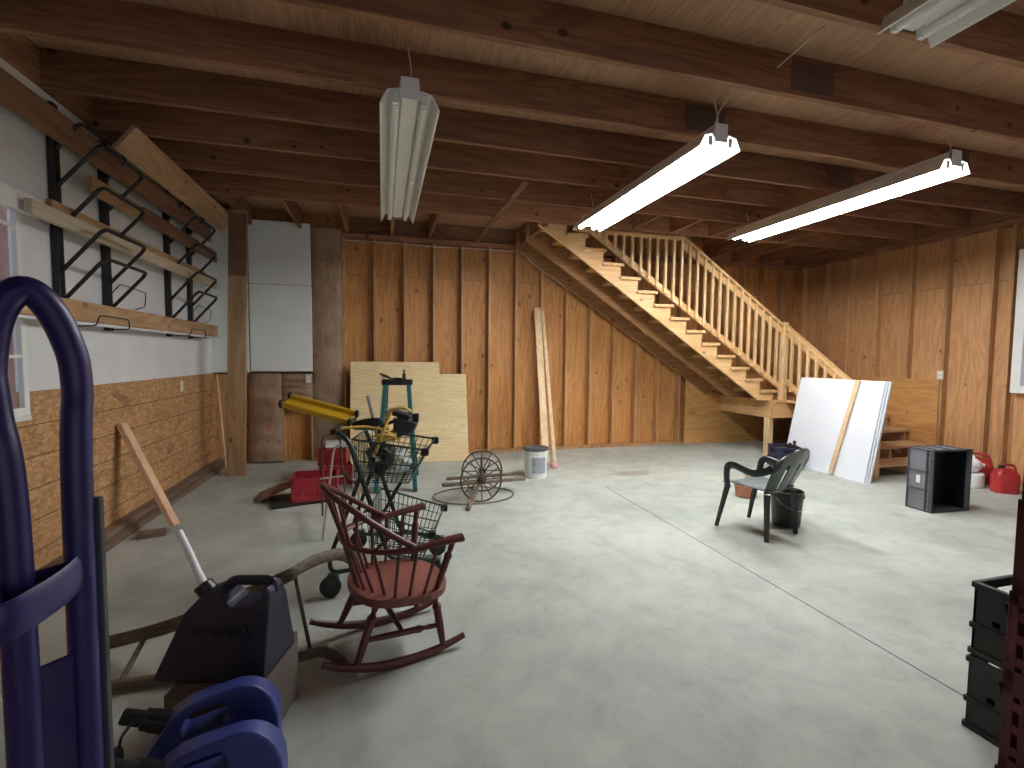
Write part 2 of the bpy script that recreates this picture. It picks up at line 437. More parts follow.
b = bm_(); box2(b, (-1.318, YB - .12, 0), (-1.29, YB, .75)); struct('stud', b, 'stud', wb)
b = bm_(); box2(b, (-.945, YB - .12, 0), (-.91, YB, 1.2)); struct('stud', b, 'stud', wb)
b = bm_(); box2(b, (XL, YB - .135, 0), (-1.95, YB, 1.2)); struct('stud', b, 'stud', wb)
# cable stapled along the studs
b = bm_(); tube(b, smooth_path([(-.48, YB - .148, 3.025), (.25, YB - .148, 3.03), (.75, YB - .148, 3.015), (1.3, YB - .148, 3.03), (1.93, YB - .148, 3.03)], 4), .006, 6)
struct('electrical_cable', b, 'cable', wb, smooth=True)
b = bm_(); tube(b, smooth_path([(2.03, YB - .148, 3.03), (2.25, YB - .148, 2.84), (2.55, YB - .148, 2.66), (2.79, YB - .148, 2.5)], 4), .008, 6)
struct('electrical_cable', b, 'cable', wb, smooth=True)

# ---- right wall
b = bm_()
box2(b, (XR, YF - .2, 0), (XR + .12, 2.7, ZD)); box2(b, (XR, 3.82, 0), (XR + .12, YB + .12, ZD))
box2(b, (XR, 2.7, 0), (XR + .12, 3.82, 1.08)); box2(b, (XR, 2.7, 2.75), (XR + .12, 3.82, ZD))
wr = struct('wall_right', b, 'ply_right')
for k in range(3):
    y0 = 3.84 + 1.22 * k
    for (z0, z1) in ((0, 2.42), (2.427, ZD)):
        b = bm_(); box2(b, (XR - .012, y0 + .001, z0), (XR, min(y0 + 1.218, YB - .02), z1)); struct('plywood_sheathing', b, 'ply_right', wr)
for y in (6.78, 6.33, 5.9, 5.46, 5.0, 4.55, 4.07, 3.88, 2.66, 2.2, 1.75, 1.3, .85, .4, -.1, -.5, -1, -1.5, -2, -2.5, -3, -3.5, -4):
    b = bm_(); box2(b, (XR - .10, y - .019, .045), (XR, y + .019, 3.056)); struct('stud', b, 'stud', wr, bevel=.003)
b = bm_(); box2(b, (XR - .105, YF, 3.055), (XR, YB - .1, 3.13)); struct('top_plate', b, 'joist_y', wr, bevel=.003)
b = bm_(); box2(b, (XR - .105, YF, 0), (XR, YB - .1, .045)); struct('sole_plate', b, 'stud', wr)
b = bm_(); box2(b, (XR - .004, YF, 2.3), (XR + .004, 2.6, 2.307)); box2(b, (XR - .010, 3.85, 2.419), (XR + .004, YB, 2.428)); struct('sheet_joint', b, 'ledge', wr)
b = bm_(); box2(b, (XR - .117, 4.56, .02), (XR - .105, 5.9, 1.2)); box2(b, (XR - .117, 5.9, .82), (XR - .105, 6.9, 1.2))
struct('plywood_panel', b, 'orange_ply', wr)
win2 = bpy.data.objects.new('window_2', None); C.objects.link(win2); win2['kind'] = 'structure'
b = bm_()
for (a, c) in (((2.7, 1.08), (2.78, 2.75)), ((3.73, 1.08), (3.82, 2.75)), ((2.78, 2.67), (3.73, 2.75)), ((2.78, 1.08), (3.73, 1.16)), ((2.78, 1.9), (3.73, 1.96))):
    box2(b, (XR - .12, a[0], a[1]), (XR + .1, c[0], c[1]))
struct('window_frame', b, 'white_paint', win2, bevel=.004)
b = bm_(); box2(b, (XR + .03, 2.75, 1.1), (XR + .036, 3.7, 2.7)); struct('window_pane', b, 'glass', win2)
b = bm_()
for z in (1.4, 1.65, 2.2, 2.45): box2(b, (XR - .01, 2.75, z - .01), (XR + .01, 3.7, z + .01))
box2(b, (XR - .01, 3.2, 1.1), (XR + .01, 3.22, 2.7)); struct('window_grille', b, 'white_paint', win2)

# ---- front wall behind the viewer
b = bm_()          # unseen wall; wide opening added so fill daylight comes in
box2(b, (XL - .2, YF - .12, 0), (-.6, YF, ZD)); box2(b, (5.4, YF - .12, 0), (XR + .2, YF, ZD)); box2(b, (-.6, YF - .12, 2.9), (5.4, YF, ZD)); struct('wall_front', b, 'ply_right')

# ---- ceiling: plywood deck with a stair opening, joists below
ox0, ox1, oy0 = 2.05, 5.3, 5.72
b = bm_()
box2(b, (XL - .2, YF - .2, ZD), (XR + .2, oy0, ZD + .03)); box2(b, (XL - .2, oy0, ZD), (ox0, YB + .1, ZD + .03)); box2(b, (ox1, oy0, ZD), (XR + .2, YB + .1, ZD + .03))
ceil = struct('ceiling', b, 'deck')
b = bm_(); box2(b, (XL, YF, 3.15), (XL + .038, YB - .15, ZD)); struct('rim_board', b, 'joist_y', ceil)
b = bm_(); box2(b, (XR - .10, YF, 3.135), (XR - .06, YB - .15, ZD)); struct('rim_board', b, 'joist_y', ceil)
b = bm_(); box2(b, (-.5, YB - .05, 3.135), (ox0, YB - .01, ZD)); struct('rim_board', b, 'joist', ceil)
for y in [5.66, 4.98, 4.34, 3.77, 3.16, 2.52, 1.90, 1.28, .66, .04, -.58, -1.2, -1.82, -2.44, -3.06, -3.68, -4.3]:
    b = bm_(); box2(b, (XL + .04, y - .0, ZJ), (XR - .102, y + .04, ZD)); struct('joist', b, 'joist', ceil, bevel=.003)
for x in (-2.0, -1.63, -1.04, -.45, .14, .66):
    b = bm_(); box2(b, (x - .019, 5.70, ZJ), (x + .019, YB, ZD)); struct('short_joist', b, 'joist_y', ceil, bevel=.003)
for x in (3.18, 3.76, 4.36, 4.95, 5.55):
    b = bm_(); box2(b, (x - .019, 5.02, ZJ), (x + .019, 5.66, ZD)); struct('blocking', b, 'joist_y', ceil, bevel=.003)
for x in (5.32, 5.9, 6.5, 7.05):
    b = bm_(); box2(b, (x - .019, 5.70, ZJ), (x + .019, YB, ZD)); struct('short_joist', b, 'joist_y', ceil, bevel=.003)
b = bm_(); box2(b, (1.30, 4.39, ZJ - .022), (1.36, YB, ZJ)); struct('cross_strap', b, 'joist_y', ceil, bevel=.002)
b = bm_(); box2(b, (1.98, 5.70, ZJ - .02), (2.03, YB, ZD)); struct('header', b, 'joist_y', ceil, bevel=.003)
for (x, y) in ((2.68, 2.52), (2.36, 3.16), (5.0, 3.16), (4.4, 3.77)):     # nail plates over joist splices
    b = bm_(); box2(b, (x - .17, y - .003, ZJ + .03), (x + .17, y, ZD - .03)); struct('splice_plate', b, 'plate', ceil)
# enclosed stair well over the opening
b = bm_()
box2(b, (ox0 - .1, oy0, ZD + .03), (ox0, YB, 5.2)); box2(b, (ox1, oy0, ZD + .03), (ox1 + .1, YB, 5.2))
box2(b, (ox0 - .1, oy0 - .1, ZD + .03), (ox1 + .1, oy0, 5.2)); box2(b, (ox0 - .1, YB, ZD), (ox1 + .1, YB + .1, 5.2)); box2(b, (ox0 - .1, oy0 - .1, 5.2), (ox1 + .1, YB + .1, 5.3))
struct('wall_stairwell', b, 'ply_right')

# ================================================================ STAIRCASE
st = thing('staircase', 'pine staircase with landing and baluster railing along the back wall', 'staircase', (0, 0, 0))
RUN, RISE = .2594, .1725
NX = [5.72 - RUN * k for k in range(15)]; NZ = [.99 + RISE * k for k in range(15)]   # nosing of each upper tread
def upper_stringer(y0, y1, mat, dz=0):
    pts = [(5.66, .84), (5.405 - dz, .84), (1.93, 3.13 - dz), (1.93, 3.36)]
    saw = []
    for k in range(13, -1, -1):
        x0 = NX[k] - .03 - RUN; x1 = NX[k] - .03; z = NZ[k] - .04
        if z > 3.33: continue
        saw += [(x0, z), (x1, z)]
    saw[0] = (1.94, saw[0][1]) if saw[0][0] < 1.94 else saw[0]
    out = pts + saw
    b = bm_(); prism(b, out, [], y0, y1); return obj('stringer', b, mat, st, bevel=.002)
upper_stringer(5.80, 5.84, 'pine_x')
upper_stringer(6.34, 6.38, 'pine_shaded', .07); upper_stringer(6.85, 6.89, 'pine_shaded', .07)
# lower skirt planks seen from below
b = bm_(); prism(b, [(5.9, .82), (5.6, .93), (4.43, 1.52), (3.25, 2.255), (3.17, 2.335), (2.05, 3.08), (2.05, 3.3), (2.2, 3.3), (5.9, 1.2)], [], 6.891, 6.900); obj('skirt_board', b, 'pine_shaded', st)
for k in range(14):
    if NZ[k] > 3.3: break
    b = bm_(); box2(b, (NX[k] - RUN - .045, 5.765, NZ[k] - .04), (NX[k], 6.90, NZ[k])); obj('tread', b, 'pine_y', st, bevel=.004)
    b = bm_(); box2(b, (NX[k] - .05, 5.842, NZ[k] - RISE + .001), (NX[k] - .031, 6.868, NZ[k] - .041)); obj('riser', b, 'pine_shaded', st)
# landing
b = bm_(); box2(b, (5.60, 5.75, .80), (7.12, 6.90, .838)); box2(b, (5.88, 5.44, .80), (7.12, 5.75, .838)); obj('landing_deck', b, 'pine_x', st, bevel=.003)
b = bm_(); box2(b, (5.62, 5.77, .565), (5.66, 6.90, .80)); obj('landing_rim', b, 'pine_y', st, bevel=.003)
b = bm_(); box2(b, (5.66, 5.77, .565), (7.12, 5.81, .80)); obj('landing_rim', b, 'pine_x', st, bevel=.003)
for x in (5.62, 7.03):
    b = bm_(); box2(b, (x, 5.81, 0), (x + .09, 5.90, .565)); obj('landing_post', b, 'pale_z', st, bevel=.004)
# lower flight towards the viewer
LY = [4.35 + .26 * k for k in range(5)]; LZ = [.164 * (k + 1) for k in range(5)]
for k in range(4):
    b = bm_(); box2(b, (5.84, LY[k], LZ[k] - .04), (7.12, LY[k] + .285, LZ[k])); obj('tread', b, 'tread_red', st, bevel=.004)
for x in (5.80, 6.46, 7.085):
    pts = [(4.38, 0), (4.75, 0), (5.43, .40), (5.43, .79)]
    for k in range(3, -1, -1): pts += [(LY[k] + .29, LZ[k] - .04), (LY[k] + .03, LZ[k] - .04)]
    b = bm_(); prism(b, pts, [], x, x + .035, lambda x_, y_, z_: (y_, x_, z_)); obj('stringer', b, 'tread_red', st, bevel=.002)
# railing
b = bm_(); box2(b, (5.785, 5.745, .84), (5.875, 5.835, 1.985)); box2(b, (5.79, 5.75, 1.985), (5.87, 5.83, 2.005)); obj('newel_post', b, 'pine_z', st, bevel=.006)
b = bm_(); box2(b, (5.80, 4.33, 0), (5.88, 4.41, .90)); obj('newel_post', b, 'pine_z', st, bevel=.006)
SL = RISE / RUN
def nose(x): return .99 + (5.72 - x) * SL
b = bm_(); beam(b, (5.79, 5.80, nose(5.79) + 1.01), (3.9, 5.80, nose(3.9) + 1.01), .09, .036, (0, 0, 1)); obj('handrail', b, 'pine_x', st, bevel=.006)
b = bm_(); beam(b, (5.79, 5.815, nose(5.79) + .93), (4.05, 5.815, nose(4.05) + .93), .035, .085, (0, 0, 1)); obj('sub_rail', b, 'pine_x', st, bevel=.004)
b = bm_(); beam(b, (5.79, 5.815, nose(5.79) + .10), (2.35, 5.815, nose(2.35) + .10), .035, .085, (0, 0, 1)); obj('bottom_rail', b, 'pine_x', st, bevel=.004)
x = 5.68
while x > 2.55:
    zt = min(nose(x) + .985, 3.12); zb = nose(x) + .06
    if zt - zb > .15:
        b = bm_(); box2(b, (x - .018, 5.762, zb), (x + .018, 5.797, zt)); obj('baluster', b, 'pine_z', st, bevel=.003)
    x -= .128
b = bm_(); box2(b, (2.4, 5.76, 3.085), (4.02, 5.84, 3.128)); obj('handrail', b, 'pine_x', st, bevel=.004)
def railtop(y): return 1.935 - (5.76 - y) * .745
b = bm_(); beam(b, (5.845, 5.76, railtop(5.76)), (5.845, 4.30, railtop(4.30)), .09, .036); obj('handrail', b, 'pine_y', st, bevel=.006)
b = bm_(); beam(b, (5.845, 5.74, railtop(5.74) - .075), (5.845, 4.42, railtop(4.42) - .075), .035, .085); obj('sub_rail', b, 'pine_y', st, bevel=.004)
b = bm_(); beam(b, (5.845, 5.74, railtop(5.74) - .80), (5.845, 4.95, railtop(4.95) - .74), .035, .085); obj('bottom_rail', b, 'pine_y', st, bevel=.004)
for k in range(9):
    y = 5.62 - .14 * k
    b = bm_(); box2(b, (5.79, y - .018, max(railtop(y) - .86, .12)), (5.825, y + .018, railtop(y) - .025)); obj('baluster', b, 'pine_z', st, bevel=.003)

# plywood sheets by the stairs
b = bm_(); box2(b, (4.945, YB - .157, .0), (6.6, YB - .139, 1.2)); tag(obj('plywood_sheet', b, 'orange_ply_x'), 'orange knotty plywood sheet under the stairs against the back wall', 'plywood sheet')

# ================================================================ LIGHTS
def fixture(label, loc, lit, length=2.36, hang=True):
    t = thing('fluorescent_light', label, 'light', loc)
    prof = [(-.165, 0), (-.155, 0), (-.12, .075), (-.065, .088), (-.045, .05), (.045, .05), (.065, .088), (.12, .075), (.155, 0), (.165, 0), (.165, .006), (.124, .082), (.066, .096), (-.066, .096), (-.124, .082), (-.165, .006)]
    b = bm_(); prism(b, prof, [], 0, length); obj('reflector', b, 'white_paint', t)
    b = bm_(); box2(b, (-.055, .02, .0975), (.055, length - .02, .15)); obj('ballast_housing', b, 'white_paint', t, bevel=.006)
    for x in (-.078, .078):
        for (a, c) in ((.03, length / 2 - .02), (length / 2 + .02, length - .03)):
            b = bm_(); tube(b, [(x, a, .032), (x, c, .032)], .022, 12); obj('tube', b, 'tube_lit' if lit else 'tube_off', t, smooth=True)
    for y in (.012, length / 2, length - .012):
        for x in (-.078, .078):
            d = .018 if y == length / 2 else .011
            b = bm_(); box2(b, (x - .017, y - d, -.004 if y == length / 2 else .016), (x + .017, y + d, .075)); obj('lamp_holder', b, 'white_plastic', t, bevel=.003)
    b = bm_(); box2(b, (-.05, -.004, .04), (.05, .0, .16)); box2(b, (-.045, -.003, .15), (.045, .03, .155)); obj('end_plate', b, 'white_paint', t)
    for y in (.05, length - .15):
        b = bm_(); tube(b, smooth_path([(0, y, .15), (.01, y, .22), (-.008, y + .02, ZJ - loc[2] + .08)], 4), .004, 6); obj('hanger_wire', b, 'cable', t, smooth=True)
    return t
fixture('unlit white fluorescent fixture hanging at left of the ceiling', (.16, 2.78, 2.84), False)
fixture('lit fluorescent fixture hanging left of the stair railing top', (2.19, 2.76, 2.855), True, 2.16)
fixture('lit fluorescent fixture nearest the right wall', (4.25, 2.68, 2.90), True, 2.30)
fixture('unlit white fluorescent fixture cut off by the top right frame edge', (2.27, -.70, 2.88), False)
b = bm_(); tube(b, smooth_path([(2.392, 2.515, 3.27), (2.44, 2.45, 3.32), (2.46, 2.36, 3.35), (2.475, 2.26, 3.368)], 4), .005, 6)
b2 = bm_(); tube(b2, smooth_path([(2.17, 2.79, 3.01), (2.20, 2.79, 3.12), (2.32, 2.77, 3.26), (2.48, 2.74, 3.366)], 4), .005, 6); tag(obj('light_cord', b2, 'cable', smooth=True), 'thin pale cord rising from the lit left fixture to the joist', 'cord')
tag(obj('light_cord', b, 'cable', smooth=True), 'thin pale cord stretched between joists under the deck', 'cord')

# ================================================================ LEFT WALL RACKS AND BOARDS
def rack(label, y0, y1, ztop):
    t = thing('lumber_rack', label, 'rack', (XL, (y0 + y1) / 2, 1.63))
    o = t.location
    def P(x, y, z): return (x - o.x, y - o.y, z - o.z)
    for y in (y0, y1):
        b = bm_(); box2(b, P(XL + .002, y - .03, 1.63), P(XL + .045, y + .03, ztop)); obj('upright', b, 'black_metal', t, bevel=.004)
    for z in (2.80, 2.56, 2.28, 2.0, 1.80):
        xt, dz = (-1.93, .19) if z > 2.7 else (-1.82, .30)
        pts = [P(XL + .04, y0, z), P(xt, y0 + .0, z + dz), P(xt, y1 + .02, z + dz), P(XL + .04, y1, z)]
        b = bm_(); tube(b, rounded(pts, .06), .0135, 8); obj('loop_arm', b, 'black_metal', t, smooth=True)
    pts = [P(XL + .04, y0 + .1, 1.64), P(-1.935, y0 + .1, 1.645), P(-1.93, y0 + .13, 1.72), P(-1.93, y1 - .05, 1.72), P(-1.935, y1 - .02, 1.645), P(XL + .04, y1 - .02, 1.64)]
    b = bm_(); tube(b, rounded(pts, .03), .005, 6); obj('wire_hook', b, 'black_metal', t, smooth=True)
    pts = [P(XL + .01, y0 + .62, 1.90), P(XL + .05, y0 + .72, 2.02), P(XL + .05, y0 + 1.15, 2.0), P(XL + .02, y0 + 1.2, 1.88), P(XL + .01, y0 + 1.05, 1.84)]
    b = bm_(); tube(b, rounded(pts, .03), .004, 6); obj('wire_hook', b, 'black_metal', t, smooth=True)
    return t
rack('black steel lumber rack on the left wall, nearer one', 3.89, 4.47, 3.09)
rack('black steel lumber rack on the left wall, nearer the back corner', 5.58, 6.15, 3.09)
def shelf_board(label, x0, x1, y0, y1, z0, z1, mat, name='board'):
    b = bm_(); box2(b, (0, 0, 0), (x1 - x0, y1 - y0, z1 - z0))
    o = place(obj(name, b, mat, bevel=.004), (x0, y0, z0)); tag(o, label, 'board'); return o
shelf_board('long tan board on the lowest arms of the wall racks', -2.02, -1.985, 2.2, 6.72, 1.672, 1.81, 'shelf_tan')
shelf_board('thin white strip under the lowest tan rack board', -2.03, -1.97, 2.9, 6.55, 1.650, 1.668, 'white_board', 'foam_strip')
shelf_board('cream two by four on the middle rack arms above the window', -1.985, -1.945, 3.42, 6.62, 2.255, 2.345, 'shelf_cream')
shelf_board('white painted board above the window, beside the cream two by four', -2.05, -2.01, 1.6, 3.62, 2.275, 2.385, 'white_paint')
shelf_board('tan edge board lying behind the cream two by four', -2.04, -1.998, 3.7, 6.4, 2.33, 2.42, 'shelf_tan')
shelf_board('dark brown plank on the middle rack arms near the back corner', -1.975, -1.94, 4.78, 6.60, 2.575, 2.70, 'shelf_brown')
shelf_board('short tan plank end beside the dark brown rack plank', -2.01, -1.978, 4.1, 5.3, 2.59, 2.715, 'shelf_tan')
shelf_board('wide brown plank on the topmost rack arms by the window', -2.0, -1.965, 1.9, 6.5, 2.80, 2.985, 'shelf_brown')
b = bm_(); beam(b, (-1.80, 4.15, 3.025), (-1.80, 6.52, 3.025), .03, .225, (.63, 0, .77)); tag(obj('board', b, 'shelf_tan', bevel=.004), 'broad pale tan plank tilted out over the top rack arms', 'board')

# post and leaning pieces at the left
b = bm_(); box2(b, (-.1, -.019, 0), (.1, .019, 3.14)); o = place(obj('support_post', b, 'post', bevel=.004), (-1.70, 6.28, 0), (0, R(1.6), R(-4)))
tag(o, 'tall knotty plank post from floor to joists in the left corner', 'post')
b = bm_(); box2(b, (-.098, -.021, 0), (.098, -.0195, .72)); sp = obj('plywood_gusset', b, 'shelf_brown', o); sp.location = (0, 0, 2.38)
b = bm_(); tube(b, [(-1.84, 6.40, 0.01), (-2.06, 6.88, 1.2)], .012, 8); tag(obj('wooden_stick', b, 'pale_z', smooth=True), 'thin wooden stick leaning in the left back corner behind the post', 'stick')
b = bm_(); beam(b, (-1.65, 4.40, .045), (-2.085, 4.60, .87), .10, .038, (1, 0, .5)); tag(obj('leaning_board', b, 'pink_pine', bevel=.003), 'pale pine two by four leaning on the left wall', 'board')
b = bm_(); box2(b, (-.09, -.05, 0), (.09, .05, .04)); o = place(obj('wood_block', b, 'ledge', bevel=.004), (-1.78, 4.32, .0), (0, 0, R(15))); tag(o, 'dark wood block on the floor at the foot of the leaning pine board', 'block')

def outlet(label, loc, rot):
    t = thing('electrical_outlet', label, 'outlet', loc, rot)
    b = bm_(); box2(b, (-.038, -.008, -.06), (.038, 0, .06)); obj('cover_plate', b, 'outlet', t, bevel=.003)
    for z in (-.025, .025):
        b = bm_(); box2(b, (-.017, -.011, z - .014), (.017, -.0085, z + .014)); obj('socket', b, 'white_plastic', t, bevel=.004)
outlet('ivory outlet plate on the strand board of the left wall', (XL, 5.89, 1.107), R(90))
outlet('ivory outlet plate on the back wall beside the paper-faced batt', (-.965, YB - .165, 1.135), 0)
outlet('ivory outlet plate on the right wall above the gas cans', (XR - .102, 4.56, 1.26), R(-90))

# ================================================================ BACK WALL LEANERS
def leaner(label, x0, x1, h, yb, yt, thick, mat, name):
    b = bm_(); ln = math.hypot(h, yt - yb)
    box2(b, (0, 0, 0), (x1 - x0, thick, ln)); o = obj(name, b, mat, bevel=.002)
    place(o, (x0, yb, 0), (-math.atan2(yt - yb, h), 0, 0)); return o
tag(leaner('', -.42, .79, 1.37, 6.52, 6.83, .015, 'pale_ply', 'plywood_sheet'), 'pale new plywood sheet leaning on the back wall, taller one', 'plywood sheet')
tag(leaner('', .02, 1.165, 1.20, 6.49, 6.76, .015, 'pale_ply', 'plywood_sheet'), 'pale new plywood sheet leaning in front of the taller one, lower right', 'plywood sheet')
b = bm_(); beam(b, (2.13, 5.98, .02), (2.275, 6.87, 2.2), .10, .02, (0, 1, -.4)); tag(obj('leaning_board', b, 'pale_z', bevel=.002), 'tall narrow pale board leaning on the back wall behind the white bucket', 'board')
b = bm_(); beam(b, (2.25, 5.96, .02), (2.36, 6.87, 2.15), .05, .02, (0, 1, -.4)); tag(obj('leaning_board', b, 'pale_z', bevel=.002), 'slimmer pale strip leaning right of the tall narrow board', 'board')
b = bm_()
lathe(b, [(.0, 0), (.05, .0), (.055, .03), (.05, .06), (.0, .075)], seg=14); o = place(obj('paper_wad', b, 'pink_paper', smooth=True), (2.17, 5.76, 0)); tag(o, 'small pink paper packet on the floor beside the white bucket', 'packet')

# white bucket
t = thing('paint_bucket', 'white plastic bucket with dark lid on the floor before the back wall', 'bucket', (1.79, 5.40, 0))
b = bm_(); lathe(b, [(.128, 0), (.133, .005), (.143, .30), (.152, .302), (.152, .318), (.147, .32), (.149, .35)], seg=32); obj('body', b, 'white_plastic', t, smooth=True)
b = bm_(); lathe(b, [(.156, .335), (.158, .36), (.148, .364), (.14, .358), (0, .358)], seg=32); obj('lid', b, 'bucket_lid', t, smooth=True)
b = bm_(); g = []
for j in range(2):
    g.append([(.1425 * math.cos(a), .1425 * math.sin(a), .07 + .19 * j) for a in [R(-125 + 8 * i) for i in range(10)]])
sheet(b, g, .002); obj('label', b, 'label', t, smooth=True)
b = bm_(); tube(b, smooth_path([(.15, 0, .30), (.13, -.09, .24), (.0, -.155, .20), (-.13, -.09, .24), (-.15, 0, .30)], 5), .003, 6); obj('handle', b, 'steel', t, smooth=True)

# antique wheels and axle
t = thing('wheel_axle', 'rusty antique pair of spoked iron wheels on a wooden axle', 'axle', (.93, 4.68, 0), R(0))
def wheel(par, c, rot, r=.215):
    b = bm_(); q = Matrix.Rotation(rot[2], 3, 'Z') @ Matrix.Rotation(rot[0], 3, 'X')
    tube(b, [Vector(c) + q @ Vector((r * math.cos(2 * PI * k / 36), r * math.sin(2 * PI * k / 36), 0)) for k in range(36)], .009, 6, True)
    o = obj('wheel', b, 'iron', par, smooth=True)
    b = bm_(); tube(b, [Vector(c) + q @ Vector((0, 0, -.05)), Vector(c) + q @ Vector((0, 0, .05))], .035, 12); obj('hub', b, 'iron', o, smooth=True)
    for k in range(12):
        a = 2 * PI * k / 12; e = Vector((math.cos(a), math.sin(a), 0))
        b = bm_(); tube(b, [Vector(c) + q @ (e * .03), Vector(c) + q @ (e * r)], .006, 6); obj('spoke', b, 'iron', o, smooth=True)
wheel(t, (0.02, -.10, .222), (R(84), 0, R(8)))
wheel(t, (0.10, .26, .222), (R(84), 0, R(-6)))
b = bm_(); tube(b, [(0.015, -.16, .22), (.105, .32, .22)], .02, 8); obj('axle', b, 'iron', t, smooth=True)
b = bm_(); beam(b, (-.36, -.02, .17), (.56, .18, .13), .045, .035); obj('pole', b, 'grey_wood', t, bevel=.005)
b = bm_(); beam(b, (-.30, .1, .20), (.46, .26, .17), .04, .03); obj('pole', b, 'grey_wood', t, bevel=.005)
b = bm_(); beam(b, (.0, -.12, .20), (-.16, -.36, .015), .035, .03); obj('prop', b, 'grey_wood', t, bevel=.004)
b = bm_(); tube(b, [(-.02 + .42 * math.cos(2 * PI * k / 40), .1 + .30 * math.sin(2 * PI * k / 40), .012) for k in range(40)], .007, 6, True); tag(place(obj('floor_ring', b, 'cardboard', smooth=True), (.93, 4.68, 0)), 'thin brown ring lying flat on the floor around the spoked wheels', 'hoop')  # thin brown ring flat on the floor around the wheels

# ================================================================ GREEN STEPLADDER
lt = thing('stepladder', 'teal fibreglass stepladder with black top behind the cart', 'ladder', (.13, 5.12, 0), R(-6))
for s in (-1, 1):
    b = bm_(); beam(b, (s * .205, 0, 0.0), (s * .125, .27, 1.15), .045, .085, (0, 1, 0)); obj('rail', b, 'tread_teal', lt, bevel=.004)
    b = bm_(); beam(b, (s * .20, .72, 0.0), (s * .12, .36, 1.13), .035, .05, (0, 1, 0)); obj('rear_leg', b, 'tread_teal', lt, bevel=.004)
for k in range(3):
    z = .29 + .29 * k; w = .205 - .08 * z / 1.15; y = .27 * z / 1.15
    b = bm_(); box2(b, (-w, y - .04, z - .015), (w, y + .045, z)); obj('step', b, 'steel', lt, bevel=.003)
for z in (.35, .8):
    w = .2 - .08 * z / 1.13; y = .72 - .36 * z / 1.13
    b = bm_(); tube(b, [(-w, y, z), (w, y, z)], .01, 8); obj('rear_brace', b, 'steel', lt, smooth=True)
b = bm_(); box2(b, (-.165, .22, 1.13), (.165, .42, 1.19)); obj('top_cap', b, 'black_plastic', lt, bevel=.012)
t = thing('hand_trowel', 'black trowel lying across the stepladder top', 'trowel', (.08, 5.36, 1.19), R(10))
b = bm_(); prism(b, [(-.10, .075), (-.04, .055), (.03, .012), (.02, .0), (-.05, .025), (-.11, .062)], [], -.04, .04); obj('blade', b, 'black_metal', t, bevel=.003)
b = bm_(); tube(b, [(.02, 0, .012), (.07, 0, .014), (.12, -.1, .012)], .012, 8); obj('handle', b, 'black_plastic', t, smooth=True)
t = thing('spray_bottle', 'tiny dark bottle standing on the stepladder top', 'bottle', (.235, 5.42, 1.19))
b = bm_(); lathe(b, [(.018, 0), (.02, .005), (.02, .06), (.009, .075), (.009, .095), (0, .095)], seg=14); obj('body', b, 'black_plastic', t, smooth=True)
b = bm_(); lathe(b, [(.011, .09), (.011, .11), (0, .112)], seg=12); obj('cap', b, 'dark_grey', t, smooth=True)

# ================================================================ SHOPPING CART
ct = thing('shopping_cart', 'green wire two-basket shopping cart loaded with tools', 'cart', (.05, 3.26, 0), R(-10))
def basket(par, name, T, B, nx, ny, nz, mat='wire_green'):
    """T, B: four corners (rear-near, front-near, front-far, rear-far) of rim and bottom"""
    T = [Vector(p) for p in T]; Bq = [Vector(p) for p in B]
    b = bm_()
    tube(b, T, .007, 6, True); o = obj(name, b, mat, par, smooth=True)
    b = bm_()
    tube(b, Bq, .005, 6, True)
    for k in range(1, nz):
        f = k / nz; tube(b, [t.lerp(q, f) for t, q in zip(T, Bq)], .003 if k != nz // 2 else .005, 5, True)
    for i in range(4):
        j = (i + 1) % 4; n = nx if i % 2 == 0 else ny
        for k in range(n):
            f = k / n; tube(b, [T[i].lerp(T[j], f), Bq[i].lerp(Bq[j], f)], .0028, 5)
    for k in range(1, nx): f = k / nx; tube(b, [Bq[0].lerp(Bq[1], f), Bq[3].lerp(Bq[2], f)], .0028, 5)
    for k in range(1, ny): f = k / ny; tube(b, [Bq[1].lerp(Bq[2], f), Bq[0].lerp(Bq[3], f)], .0028, 5)
    obj('wire_mesh', b, mat, o, smooth=True)
    for p in (T[1], T[2]):
        b = bm_(); box(b, p + Vector((.0, 0, -.012)), (.05, .05, .045)); obj('corner_bumper', b, 'black_plastic', o, bevel=.008)
    return o
basket(ct, 'upper_basket', [(-.20, -.22, .93), (.245, -.18, .85), (.285, .18, .86), (-.20, .22, .93)], [(-.19, -.2, .655), (.14, -.17, .635), (.16, .17, .645), (-.19, .2, .655)], 12, 9, 4)
basket(ct, 'lower_basket', [(-.12, -.20, .47), (.29, -.18, .31), (.35, .17, .37), (-.10, .20, .50)], [(-.10, -.19, .19), (.23, -.17, .14), (.27, .16, .15), (-.10, .19, .19)], 14, 9, 4)
